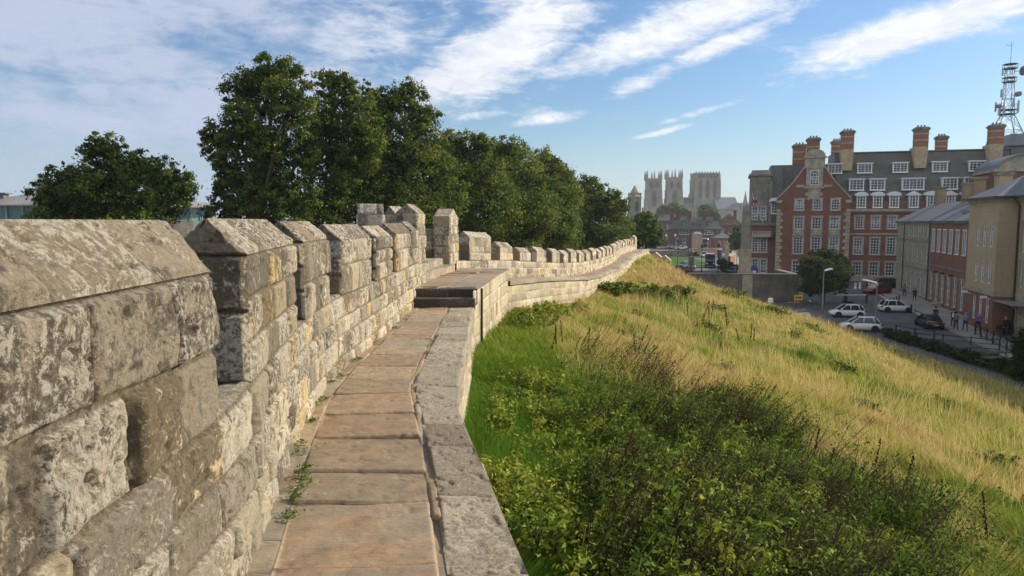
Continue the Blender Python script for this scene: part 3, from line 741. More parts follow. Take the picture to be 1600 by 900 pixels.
def roofprism(mb, x0, x1, prof):
    n = len(prof); v = [(x0, p[0], p[1]) for p in prof] + [(x1, p[0], p[1]) for p in prof]
    mb.add(v, [tuple(range(n)), tuple(range(2 * n - 1, n - 1, -1))] + [(i, n + i, n + (i + 1) % n, (i + 1) % n) for i in range(n)])
mb = MB(); roofprism(mb, -2.0, 34.3, [(.5, 12.6), (1.0, 13.3), (5.6, 21.7), (6., 21.9), (14, 21.9), (16, 12.6)])
mb.build('roof', M_slate, hotel)
mb = MB(); mb.box(-2.1, 34.4, 5.45, 14.2, 21.86, 22.0); mb.build('roof_ridge', M_lead, hotel)
_DM = {}
def dormer(x, yf, z, w, h, cols, top, deep=2.6):
    key = (round(w, 1), round(h, 1), cols, top)
    if key not in _DM:
        b = MB(); b.box(-w / 2, w / 2, .1, deep, 0, h)                                   # cheeks
        e = .12
        b.box(-w / 2 - .05, -w / 2 + e, -.06, .1, 0, h); b.box(w / 2 - e, w / 2 + .05, -.06, .1, 0, h); b.box(-w / 2 + e, w / 2 - e, -.06, .1, h - e, h); b.box(-w / 2 - .12, w / 2 + .12, -.14, .1, -.16, -.003)
        b.box(-w / 2 + e, w / 2 - e, -.06, .1, .0, .08)
        for i in range(1, cols): xx = -w / 2 + w * i / cols; q = .09 if i % 2 == 0 or cols == 3 else .05; b.box(xx - q / 2, xx + q / 2, -.03, .085, .08, h - e)
        for i in range(1, 4): b.box(-w / 2 + e, w / 2 - e, -.02, .083, h * i / 4 - .025, h * i / 4 + .025)
        if top == 'flat': b.box(-w / 2 - .22, w / 2 + .22, -.25, deep, h, h + .16)
        elif top == 'tri': b.prism([(-w / 2 - .32, h), (w / 2 + .32, h), (w / 2 + .32, h + .16), (0, h + .72), (-w / 2 - .32, h + .16)], -.25, deep)
        else:
            n = 8; c = w / 2 + .32
            b.prism([(-c, h), (c, h)] + [(c * math.cos(math.pi * i / n), h + .16 + .52 * math.sin(math.pi * i / n)) for i in range(n + 1)], -.25, deep)
        bm_ = b.mesh('dormer'); bm_.materials.append(M_white)
        p = MB(); p.add([(-w / 2 + .1, .07, .05), (w / 2 - .1, .07, .05), (w / 2 - .1, .07, h - .1), (-w / 2 + .1, .07, h - .1)], [(0, 1, 2, 3)])
        pm = p.mesh('pane'); pm.materials.append(M_glass); _DM[key] = (bm_, pm)
    a, p = _DM[key]; o = link('dormer', a, hotel); o.location = (x, yf, z); link('pane', p, o)
for i, u in enumerate((1342, 1367.5, 1393, 1423.5, 1451, 1480, 1508)): dormer(hx(u, .1), .1, 12.35, 1.35, 1.9, 3, ('arc', 'arc', 'arc', 'tri', 'arc', 'tri', 'arc')[i], 2.2)
for u, w in ((1333.5, 2.2), (1366, 2.2), (1421, 3.2), (1478, 2.2), (1512, 2.2)): dormer(hx(u, 1.6), 1.6, 15.3, w, 1.75, 6 if w > 3 else 4, 'flat', 3)
for u in (1299, 1345, 1400, 1461, 1518): dormer(hx(u, 3.4), 3.4, 18.3, 2.2, 1.5, 4, 'flat', 3)
def chimney(u, vt, vb, wpx, yl, base_to=None):
    y_ = 120 + .957 * yl - .289 * hx(u, yl); k = y_ / F; x = hx(u, yl); w = wpx * k * .455; zt = (346 - vt) * k + 10; zb = (346 - vb) * k + 10
    c = MB(); d = w * .85; c.box(x - w, x + w, yl - d, yl + d, zb - (2.5 if not base_to else 0), zt - .5); o = c.build('chimney', M_orange, hotel)
    s = MB(); hgt_ = zt - zb
    for q in (.30, .62): s.box(x - w - .04, x + w + .04, yl - d - .04, yl + d + .04, zb + hgt_ * q, zb + hgt_ * q + .22)
    s.build('stone_band', M_stone, o)
    s = MB(); s.box(x - w - .12, x + w + .12, yl - d - .12, yl + d + .12, zt - .62, zt - .38); s.box(x - w - .24, x + w + .24, yl - d - .24, yl + d + .24, zt - .38, zt - .26); s.box(x - w - .2, x + w + .2, yl - d - .2, yl + d + .2, zt - .26, zt, (.25, .25))
    for q in (-.5, 0, .5): s.rings([(.17, zt), (.14, zt + .35)], 8, (x + q * w, yl))
    s.build('cap', M_dstone, o)
    if base_to:
        zz = (346 - base_to) * k + 10; s = MB(); s.box(x - w * .86, x + w * .86, yl - d * .9, yl + d * .9 + 2, zz, zb - .002, (-.16, -.1)); s.build('stone_base', M_buff, o)
for a in ((1243, 228, 262, 20, 8, None), (1264, 218, 258, 19, 4., 268), (1300, 222, 248, 15, 10, None), (1316, 207, 236, 19, 4.0, 268), (1429, 202, 232, 20, 4.0, 264), (1461, 215, 240, 16, 10, None), (1544, 198, 228, 20, 4.0, 260)): chimney(*a)
# the gabled wing, 1.2 m proud
GY = -1.2; GL, GR = -11.55, -.15; gc = (GL + GR) / 2
gx_ = [hx(u, GY) for u in (1246, 1274, 1302)]
rows = [(8.75, 10.7), (4.55, 7.35), (.95, 3.3)]
ops = []
for x in gx_:
    ops += [(x - .7, x + .7, 8.75, 10.7), (x - .72, x + .72, 4.55, 7.35), (x - .75, x + .75, .95, 3.3), (x - .62, x + .62, 11.9, 13.7)]
mb = MB(); facade(mb, GL, GR, .8, 13.9, ops, GY)
mb.add([(GL, GY, -.3), (GL, 3, -.3), (GL, 3, 13.9), (GL, GY, 13.9)], [(3, 2, 1, 0)]); mb.add([(GR, GY, -.3), (GR, 3, -.3), (GR, 3, 13.9), (GR, GY, 13.9)], [(0, 1, 2, 3)])
mb.prism([(GL, 13.9), (GR, 13.9), (GR - .9, 14.7), (GR - 2.5, 16.5), (gc + 1.35, 19.2), (gc - 1.35, 19.2), (GL + 2.5, 16.5), (GL + .9, 14.7)], GY, GY + .5)
mb.build('gable_wall', M_brick, hotel)
for x in gx_:
    window(hotel, x, GY, 8.75, 1.4, 1.95, 3, 4, .22); window(hotel, x, GY, 4.55, 1.44, 2.8, 3, 6, .2); window(hotel, x, GY, .95, 1.5, 2.35, 3, 4, .2); window(hotel, x, GY, 11.9, 1.24, 1.8, 3, 4, .22, True)
s = MB()
def bar_xz(p, q, w, y0, y1):
    d = Vector((q[0] - p[0], 0, q[1] - p[1])).normalized(); n = Vector((-d.z, 0, d.x)) * w
    s.prism([(p[0], p[1]), (q[0], q[1]), (q[0] + n.x, q[1] + n.z), (p[0] + n.x, p[1] + n.z)], y0, y1)
for sg in (-1, 1):
    ps = [(gc + sg * 5.72, 13.8), (gc + sg * 4.82, 14.72), (gc + sg * 3.2, 16.52), (gc + sg * 1.4, 19.22)]
    for p, q in zip(ps, ps[1:]): bar_xz(p, q, .22, GY - .12, GY + .62) if sg < 0 else bar_xz(q, p, .22, GY - .12, GY + .62)
    s.box(gc + sg * 5.42 - .45, gc + sg * 5.42 + .45, GY - .16, GY + .6, 13.1, 13.6)
s.box(gc - 1.5, gc + 1.5, GY - .25, GY + .8, 18.9, 19.4)
s.prism([(gc - 1.55, 19.402), (gc + 1.55, 19.402), (gc + 1.55, 20.6), (gc - 1.55, 20.6)], GY - .15, GY + .8)
s.box(gc - 1.8, gc + 1.8, GY - .32, GY + .9, 20.602, 20.85)
n = 10; s.prism([(gc + 1.6 * math.cos(math.pi * i / n), 20.852 + 1.25 * math.sin(math.pi * i / n)) for i in range(n + 1)], GY - .12, GY + .8)
facade(s, gc - 1.3, gc + 1.3, 15.8, 18.9, [(gc - .68, gc + .68, 16.1, 18.5)], GY - .16, .2)
s.box(gc - 1.302, gc - 1.3, GY - .16, GY, 15.8, 18.9); s.box(gc + 1.3, gc + 1.302, GY - .16, GY, 15.8, 18.9); s.box(gc - 1.55, gc + 1.55, GY - .3, GY + .05, 15.5, 15.8)
s.box(GL + 2.9, gc - 1.56, GY - .07, GY + .1, 15.75, 16.15); s.box(gc + 1.56, GR - 2.9, GY - .07, GY + .1, 15.75, 16.15)
s.rings([(1.0, 0), (1.0, .12), (.8, .2), (.72, .12), (0.01, .16)], 16, M=Matrix.Translation((gc, GY, 14.55)) @ Matrix.Rotation(R(90), 4, 'X'))
for a in range(8): s.rings([(.34, .0), (.3, .14), (.01, .2)], 8, M=Matrix.Translation((gc + 1.08 * math.cos(a * .785), GY, 14.55 + 1.0 * math.sin(a * .785))) @ Matrix.Rotation(R(90), 4, 'X'))
for x in gx_:
    s.box(x - .85, x + .85, GY - .1, GY + .02, 7.75, 8.5); s.rings([(.5, 0), (.42, .1), (.01, .16)], 10, M=Matrix.Translation((x, GY - .1, 8.1)) @ Matrix.Rotation(R(90), 4, 'X'))
    s.box(x - 1.05, x + 1.05, GY - .22, GY + .02, 7.62, 7.748)
s.build('gable_dressings', M_stone, hotel)
window(hotel, gc, GY - .16, 16.1, 1.36, 2.4, 3, 5, 0, True)
for sg in (0, 1):
    q = MB()
    for i in range(21):
        z = .2 + i * .57; w = .95 if i % 2 else .6
        if sg: q.box(GR - w, GR + .06, GY - .07, GY + .05, z, z + .5)
        else: q.box(GL - .06, GL + w, GY - .07, GY + .05, z, z + .5); q.box(GL - .07, GL + .05, GY + .06, GY + w + .3, z, z + .5)
    q.build('quoins', M_stone, hotel)
mb = MB(); mb.box(GL, GR, GY - .1, GY + .3, -.3, .8); mb.build('plinth', M_stone, hotel)
mb = MB(); roofprism(mb, GL - .9, GR - 1, [(GY + .6, 13.2), (1.5, 14), (5.2, 20.0), (12, 20.0), (14, 12)])
v = [(GL + .1, GY + .6, 13.8), (gc, GY + .6, 20.2), (GR - .1, GY + .6, 13.8), (GL + .1, 6, 13.8), (gc, 6, 20.2), (GR - .1, 6, 13.8)]
mb.add(v, [(0, 1, 4, 3), (1, 2, 5, 4)]); mb.build('gable_roof', M_slate, hotel)
# left pavilion and bays
PX0, PX1 = -15.9, -12.4
mb = MB(); ops = [(PX0 + .5, PX0 + 1.5, 4.6, 7.2), (PX0 + 1.9, PX0 + 2.9, 4.6, 7.2), (PX0 + .6, PX0 + 1.6, 1, 3.4), (PX0 + 2, PX0 + 3, 1, 3.4)]
facade(mb, PX0, PX1 + .85, -.3, 9.3, ops, .8); mb.box(PX0, PX1 + .85, 1.3, 26, -.3, 9.25); mb.add([(PX0, .8, -.3), (PX0, 1.4, -.3), (PX0, 1.4, 9.3), (PX0, .8, 9.3)], [(3, 2, 1, 0)])
mb.build('pavilion_wall', M_brick, hotel)
for x in (PX0 + 1, PX0 + 2.4): window(hotel, x, .8, 4.6, 1., 2.6, 2, 6, .18); window(hotel, x + .1, .8, 1, 1., 2.4, 2, 4, .18)
s = MB(); s.box(PX0 - .25, PX1 + .8, .45, 2, 9.3, 9.75); s.box(PX0, PX1 - .2, .9, 9, 9.752, 17.9); s.box(PX0 - .3, PX1, .6, 9.3, 17.9, 18.3); s.box(PX0, PX1 - .2, .9, 9, 18.3, 19.0, (.2, 1.5)); s.box(PX0 + .4, PX0 + 2, .86, .9, 14.2, 16.6)
s.box(PX1 - .5, PX1 + .05, .5, 1, 9.752, 17.0); s.build('pavilion_upper', M_dstone, hotel)
for x in (PX0 + .8, PX0 + 2.2): window(hotel, x, .74, 10.3, .9, 2.2, 2, 4, .16)
mb = MB(); mb.box(PX1, GL + .6, .6, 4, 9.75, 14.2); roofprism(mb, PX1 - .1, GL + 1, [(.9, 14.0), (3.5, 19.6), (9, 19.6), (11, 12)]); mb.build('pavilion_roof', M_slate, hotel)
dormer(PX1 + .45, .5, 11.4, 1.0, 2., 2, 'arc', 2)
# canted bay at the street corner of the gable
s = MB(); bx = PX0 + 2.3
s.prismz([(bx - 1.9, .8), (bx - 1.1, -.5), (bx + 1.1, -.5), (bx + 1.9, .8)], 7.3, 8.1); s.prismz([(bx - 2.0, .8), (bx - 1.2, -.65), (bx + 1.2, -.65), (bx + 2.0, .8)], 8.1, 8.3); s.build('balcony', M_stone, hotel)
mb = MB(); mb.tube([(PX0 + 2.2, .3, 9.6), (PX0 + .2, -3.0, 14.6)], .07, 6); pole = mb.build('flagpole', M_white, hotel)
# high roof at the right with the cross wing and its curved pediment
mb = MB(); roofprism(mb, 24.5, 46, [(1.2, 13), (5.6, 22.3), (6, 22.6), (16, 22.6), (17, 12)]); mb.build('roof', M_slate, hotel)
mb = MB(); mb.box(24.2, 46, 5.2, 16.4, 22.4, 24.3, (.3, .3)); mb.box(30, 46, 5.6, 15, 24.3, 25.2); mb.box(27, 29, 6, 8, 24.3, 24.8); mb.build('roof_parapet', M_lead, hotel)
wx0, wx1, wy = hx(1549, -9), hx(1549, -9) + 10.5, -9.
mb = MB(); mb.box(wx0, wx1, wy, 1.1, 0, 17.3); o = mb.build('cross_wing', M_brick, hotel)
s = MB(); s.box(wx0 - .3, wx1 + .3, wy - .35, 1, 17.3, 17.75); s.box(wx0 - .1, wx0 + .9, wy - .1, wy + .5, 8, 17.29)
n = 12; cxx = (wx0 + wx1) / 2; hw = 5.0
s.prism([(cxx + hw * math.cos(math.pi * i / n), 17.752 + 2.1 * math.sin(math.pi * i / n)) for i in range(n + 1)], wy + .1, wy + .6)
s.build('pediment', M_stone, o)
mb = MB(); pts = [(cxx + (hw + .35) * math.cos(math.pi * i / n), 17.76 + 2.45 * math.sin(math.pi * i / n)) for i in range(n + 1)]
mb.prism(pts, wy + .62, 1.0)
for i in range(n):
    p, q_ = pts[i], pts[i + 1]; mb.prism([p, q_, (q_[0] * .97 + cxx * .03, q_[1] - .28), (p[0] * .97 + cxx * .03, p[1] - .28)], wy - .2, wy + .618)
mb.build('barrel_roof', M_lead, o)
# ---- flag
f = MB(); nseg = 8
vv = []
for i in range(nseg + 1):
    for j in range(7): vv.append((i / nseg * .75 + .06 * math.sin(j * 1.7 + i), .18 * math.sin(i * 1.9 + j * .6), -j / 6 * 1.7 - .5 * i / nseg))
f.add(vv, [(i * 7 + j, i * 7 + j + 1, (i + 1) * 7 + j + 1, (i + 1) * 7 + j) for i in range(nseg) for j in range(6)])
m, T, b = newmat('flag_cloth', .8, .1)
P = T.n('SeparateXYZ', {0: T.n('TexCoord').outputs['Object']})
a1 = T.m('ABSOLUTE', T.m('ADD', P.outputs[0], -.38)); a2 = T.m('ABSOLUTE', T.m('ADD', P.outputs[2], 1.1)); a3 = T.m('ABSOLUTE', T.m('SUBTRACT', T.m('MULTIPLY', a1, 2.2), a2))
c = T.mix(T.m('LESS_THAN', a3, .2), (.02, .03, .16), (.7, .7, .68)); c = T.mix(T.m('LESS_THAN', a1, .13), c, (.7, .7, .68)); c = T.mix(T.m('LESS_THAN', a1, .08), c, (.42, .02, .03)); c = T.mix(T.m('LESS_THAN', a2, .2), c, (.42, .02, .03))
setc(T, b, c)
fl = f.build('hanging_flag', m); bpy.context.view_layer.update()
fl.location = hotel.matrix_local @ Vector((PX0 + .25, -3.0, 14.5)); fl.rotation_euler = (0, 0, HA); tag(fl, 'limp blue, white and red flag hanging from the slanting white pole on the hotel', 'flag')

# ---- lattice mast on the hotel roof
mast = frame_at('radio_mast', *(W(1571, 222, 133).xy), HA, 'grey steel lattice aerial mast with dishes rising behind the hotel roof', 'mast', z=W(1571, 222, 133).z - 1.2)
H = 16.4
lv = [(0, 3.6), (3.2, 2.6), (6, 1.25), (9, 1.05), (12.2, .85), (14.6, .8)]
mb = MB()
for sx, sy in ((1, 1), (1, -1), (-1, 1), (-1, -1)):
    mb.tube([(sx * w * .72, sy * w * .72, z) for z, w in lv], [.11, .10, .08, .07, .06, .05], 5)
for (z0, w0), (z1, w1) in zip(lv, lv[1:]):
    a, b = w0 * .72, w1 * .72
    for k in range(4):
        c = [(1, 1), (1, -1), (-1, -1), (-1, 1)]; p, q = c[k], c[(k + 1) % 4]
        mb.tube([(p[0] * a, p[1] * a, z0), (q[0] * b, q[1] * b, z1)], .04, 4); mb.tube([(q[0] * a, q[1] * a, z0), (p[0] * b, p[1] * b, z1)], .04, 4); mb.tube([(p[0] * b, p[1] * b, z1), (q[0] * b, q[1] * b, z1)], .05, 4)
mb.build('lattice', M_steel, mast)
for z, r in ((6.2, 1.5), (12.0, 1.15), (14.4, 1.2)):
    d = MB(); d.rings([(r, z), (r, z + .1), (r - .12, z + .1), (r - .12, z)], 12)
    d.rings([(r, z + .8), (r, z + .86), (r - .06, z + .86), (r - .06, z + .8)], 12)
    for k in range(12): d.tube([(r * math.cos(k * .5236), r * math.sin(k * .5236), z), (r * math.cos(k * .5236), r * math.sin(k * .5236), z + .86)], .03, 4)
    d.build('platform', M_steel, mast)
mb = MB(); mb.tube([(0, 0, 14.6), (0, 0, 19.2)], .05, 5); mb.tube([(-.8, 0, 18.6), (.3, 0, 18.6)], .03, 4); mb.tube([(-.8, 0, 18.6), (-.8, 0, 19.0)], .03, 4); mb.build('whip_aerial', M_steel, mast)
for (x, y, z, r, az) in ((1.9, -.3, 13.9, .85, 20), (.9, -1.1, 9.6, .45, -60), (-1.4, -.8, 7.6, .35, 200)):
    d = MB(); M = Matrix.Translation((x, y, z)) @ Matrix.Rotation(R(az), 4, 'Z') @ Matrix.Rotation(R(90), 4, 'Y'); d.rings([(r * .6, -.2), (r, 0), (r, .7), (r * .92, .75)], 14, M=M); d.tube([(x, y, z), (x * .3, y * .3, z)], .06, 5); d.build('dish', M_lead, mast)
for k, (x, y, z) in enumerate([(1.5, -.6, 6.6), (1.7, .2, 6.4), (-1.5, -.7, 6.3), (-1.9, .1, 6.8), (-1.0, -1.2, 6.5), (.4, -1.4, 7.3), (-1.1, .2, 9.4), (-1.2, -.2, 13.2)]):
    d = MB(); d.box(x - .13, x + .13, y - .1, y + .1, z, z + 2.0 - .1 * k); d.tube([(x, y, z + .4), (x * .3, y * .3, z + .4)], .03, 4); d.tube([(x, y, z + 1.4), (x * .3, y * .3, z + 1.4)], .03, 4); d.build('panel_aerial', M_steel, mast)

# ------------------------------------------------------------------ the terrace along the car park
TA = math.atan2(-.957, -.289)
def st_(u, off=0.):                       # distance along the row of the place seen at column u, 'off' metres in front of it
    k = (u - 800) / F; return ((105.4 + .289 * off) * k - (57.1 - .957 * off)) / (-.289 + .957 * k)
def row(name, s, label, cat='building'):
    o = frame_at(name, 57.1 - .289 * s, 105.4 - .957 * s, TA, label, cat); o['kind'] = 'thing'; return o
# grey-buff house row
yel = row('terrace_house', 0, 'sooty buff brick terrace block of three storeys between the hotel and the red terrace', 'house')
LY = 18.2; us = (1412, 1418.5, 1425.5, 1433, 1440.5, 1448)
ops = []; ws = []
for u in us:
    s = st_(u); ops += [(s - .45, s + .45, 8.0, 9.5), (s - .5, s + .5, 4.6, 6.9), (s - .5, s + .5, .5, 3.1)]; ws.append(s)
mb = MB(); facade(mb, 0, LY, 0, 10, ops, 0, .16); mb.box(0, LY, .5, 9, 0, 9.95); mb.add([(0, 0, 0), (0, .6, 0), (0, .6, 10), (0, 0, 10)], [(3, 2, 1, 0)]); mb.build('wall', M_yel, yel)
for s in ws: window(yel, s, 0, 8.0, .9, 1.5, 2, 2, .12); window(yel, s, 0, 4.6, 1., 2.3, 2, 3, .12); window(yel, s, 0, .5, 1., 2.6, 2, 4, .12, True)
mb = MB(); mb.box(0, LY, -.08, .3, 7.4, 7.6); mb.box(0, LY, -.06, .3, 3.75, 3.95); mb.box(-.1, LY, -.3, .4, 9.75, 10.05); mb.build('string_course', M_dstone, yel)
mb = MB(); roofprism(mb, -.2, LY + .05, [(-.45, 10.05), (4.6, 12.6), (9.3, 10.05)]); mb.build('roof', M_slate2, yel)
for s in (4.6, 17.9):
    mb = MB(); mb.tube([(s, -.1, .1), (s, -.1, 9.8)], .07, 6); mb.build('drainpipe', M_pipe, yel)
for s in (3.0, 15):
    mb = MB(); mb.box(s - .5, s + .5, 4.0, 5.2, 11.5, 14.6); c = mb.build('chimney', M_tan2, yel); mb = MB(); mb.box(s - .6, s + .6, 3.9, 5.3, 14.6, 14.85); mb.build('cap', M_dstone, c)
# red brick row
red = row('terrace_house', LY, 'low red brick terrace block with tall narrow arched ground floor windows and slate roof', 'house')
LR = 19.2; us = (1457.3, 1466, 1475, 1484.7, 1495, 1506.3); ops = []; ws = []
for u in us:
    s = st_(u) - LY; ws.append(s); ops += [(s - .5, s + .5, 6.4, 9.0), (s - .55, s + .55, .55, 3.75)]
mb = MB(); facade(mb, 0, LR, 0, 10, ops, 0, .16); mb.box(0, LR, .5, 9, 0, 9.95); mb.build('wall', M_brick2, red)
for s in ws: window(red, s, 0, 6.4, 1., 2.6, 2, 4, .10, surm=M_white); window(red, s, 0, .55, 1.1, 3.2, 2, 4, .12, True, surm=M_stone)
mb = MB(); mb.box(0, LR, -.07, .3, 4.6, 4.8); mb.box(0, LR, -.25, .4, 9.8, 10.05); mb.build('string_course', M_dstone, red)
mb = MB(); roofprism(mb, -.0, LR, [(-.42, 10.05), (4.6, 12.5), (9.3, 10.05)]); mb.build('roof', M_slate2, red)
mb = MB(); mb.box(7, 8.2, 1.2, 2.4, 10.9, 11.25); mb.build('roof_hatch', M_lead, red)
for s, mm in ((2.5, M_tan2), (10.6, M_tan)):
    mb = MB(); mb.box(s - .7, s + .7, 3.4, 4.6, 11, 14.9); c = mb.build('chimney', mm, red); mb = MB(); mb.box(s - .85, s + .85, 3.25, 4.75, 14.9, 15.2); mb.build('cap', M_dstone, c)
for s in (3.3, 6.3, 9.6):
    mb = MB(); mb.box(s - .12, s + .12, -.35, 0, 3.9, 4.1); mb.box(s - .05, s + .05, -.5, -.35, 3.88, 4.0); mb.build('wall_lamp', M_black, red)
for s in (5.1,):
    mb = MB(); mb.box(s - 1., s + 1., -1.5, 0, 0, .18); mb.box(s - 1., s + 1., -1.0, 0, .18, .36); mb.box(s - 1., s + 1., -.5, 0, .36, .54); mb.build('doorstep', M_stone, red)
# tan office with its projecting bay
PR = 1.5
s0, s1 = st_(1511, PR), st_(1556, PR)
tan = row('office_block', s0, 'buff brick office block with a red brick ground floor bay and grey hipped roof', 'office')
LB = s1 - s0; LT = LB + 46
us = (1526.3, 1536.2, 1547); ws = [st_(u, PR) - s0 for u in us]
up, lo = [], []
for s in ws: up += [(s - .42, s + .42, 7.7, 9.6), (s - .42, s + .42, 4.4, 6.4)]; lo += [(s - .42, s + .42, .8, 3.0)]
mb = MB(); facade(mb, 0, LB, 3.8, 12.1, up, -PR, .15)
mb.add([(LB, -PR + .001, 3.8), (LB, .3, 3.8), (LB, .3, 12.1), (LB, -PR + .001, 12.1)], [(0, 1, 2, 3)]); mb.add([(0, -PR, 0), (0, .3, 0), (0, .3, 12.1), (0, -PR, 12.1)], [(3, 2, 1, 0)]); mb.build('bay_wall', M_tan, tan)
mb = MB(); facade(mb, 0, LB, 0, 3.4, lo, -PR, .15); mb.add([(LB, -PR, 0), (LB, .3, 0), (LB, .3, 3.4), (LB, -PR, 3.4)], [(0, 1, 2, 3)]); mb.build('bay_base', M_brick2, tan)
for s in ws: window(tan, s, -PR, 7.7, .84, 1.9, 2, 3, .0, panem=M_net); window(tan, s, -PR, 4.4, .84, 2.0, 2, 3, 0, panem=M_net); window(tan, s, -PR, .8, .84, 2.2, 2, 3, 0, panem=M_net)
mb = MB(); mb.box(-.05, LB + .06, -PR - .07, .2, 3.4, 3.8); mb.box(-.1, LB + .15, -PR - .18, .2, 11.75, 12.12); mb.box(LB + .06, LT, -.07, .2, 3.4, 3.75); mb.box(LB + .15, LT, -.18, .3, 11.75, 12.12); mb.build('string_course', M_stone, tan)
ops = []; wl = []
x = LB + 1.35
for i in range(12):
    for dz, hh in ((7.4, 2.6), (4.3, 2.4), (.6, 2.3)): ops.append((x - .45, x + .45, dz, dz + hh)); ops.append((x + 1.35, x + 2.55, dz - .1, dz + hh)); wl += [(x, dz, .9, hh), (x + 1.95, dz - .1, 1.2, hh + .1)]
    x += 3.8
mb = MB(); facade(mb, LB, LT, 0, 12.1, ops, 0, .3); mb.box(0, LT, .6, 14, 0, 12.05); mb.add([(LT, 0, 0), (LT, .7, 0), (LT, .7, 12), (LT, 0, 12)], [(0, 1, 2, 3)]); mb.build('wall', M_tan, tan)
for (x, z, w, h) in wl: window(tan, x, .12, z, w, h, 1, 2, 0)
mb = MB(); mb.add([(-.3, -PR - .5, 12.12), (LB + .5, -PR - .5, 12.12), (LB + .5, -.5, 12.12), (LT, -.5, 12.12), (LT, 14, 12.12), (-.3, 14, 12.12), (5, 6, 16.2), (LT - 5, 6, 16.2), (LB * .5, 1.6, 14.2)],
                  [(0, 1, 8), (0, 8, 6), (1, 2, 8), (2, 3, 7, 6, 8), (3, 4, 7), (4, 5, 6, 7), (5, 0, 6)]); mb.build('roof', M_slate2, tan)
mb = MB(); mb.box(-.35, LB + .55, -PR - .6, -PR - .5, 12.0, 12.2); mb.box(LB + .45, LB + .55, -PR - .5, -.5, 12.0, 12.2); mb.box(LB + .55, LT, -.6, -.5, 12.0, 12.2); mb.build('gutter', M_pipe, tan)
mb = MB(); mb.tube([(LB + .55, -.55, 12.0), (LB + .6, -.15, 11.4), (LB + .6, -.12, .2)], .08, 6); mb.build('drainpipe', M_pipe, tan)
mb = MB(); cx_ = LB + 1.6; mb.box(cx_ - 1.2, cx_ + 3, -1.6, -.02, 3.05, 3.13); mb.tube([(cx_ - 1.1, -.05, 2.0), (cx_ - 1.1, -1.2, 3.03)], .04, 5); mb.tube([(cx_ + 1.3, -.05, 2.0), (cx_ + 1.3, -1.2, 3.03)], .04, 5); mb.build('door_canopy', M_steel, tan)
for s in (ws[0] - 1.0, ws[2] + .75):
    mb = MB(); mb.tube([(s, -PR, 3.1), (s, -PR - .45, 3.2)], .04, 5); mb.box(s - .11, s + .11, -PR - .8, -PR - .3, 3.15, 3.36); mb.build('camera_housing', M_white, tan)

# ------------------------------------------------------------------ memorial wall and obelisk
mw = empty('memorial_wall', (29.6, 89, -10), R(-6), 'sooty dark concrete screen wall behind the grass bank, at the foot of the obelisk', 'wall'); mw['kind'] = 'thing'
mb = MB(); mb.box(-7.2, 6.3, 0, .8, 0, 3.3); mb.box(5.6, 6.3, .8, 9, 0, 3.3); mb.build('wall', M_conc, mw)
mb = MB(); mb.box(-7.3, 6.4, -.08, .88, 3.3, 3.46); mb.box(5.5, 6.4, .88, 9, 3.3, 3.46)
mb.build('coping', M_conc, mw)
mb = MB(); mb.box(-.62, .62, -.16, -.002, 0, 3.3); mb.build('pilaster', M_stone, mw)
ob = empty('stone_obelisk', (29.95, 91.2, -10), R(-6), 'tall tapering grey stone obelisk standing behind the dark memorial wall', 'obelisk')
mb = MB(); mb.box(-.74, .74, -.74, .74, 0, 3.7); mb.box(-.64, .64, -.64, .64, 3.7, 6.2); mb.box(-.70, .70, -.70, .70, 6.2, 6.45); mb.build('pedestal', M_stone, ob)
mb = MB(); mb.box(-.54, .54, -.54, .54, 6.45, 11.5, (.14, .14)); mb.box(-.40, .40, -.40, .40, 11.5, 12.3, (.34, .34)); mb.build('shaft', plain('lichened_stone', (.24, .225, .18), .9, .2, 0, .4, 1.2, .3), ob)

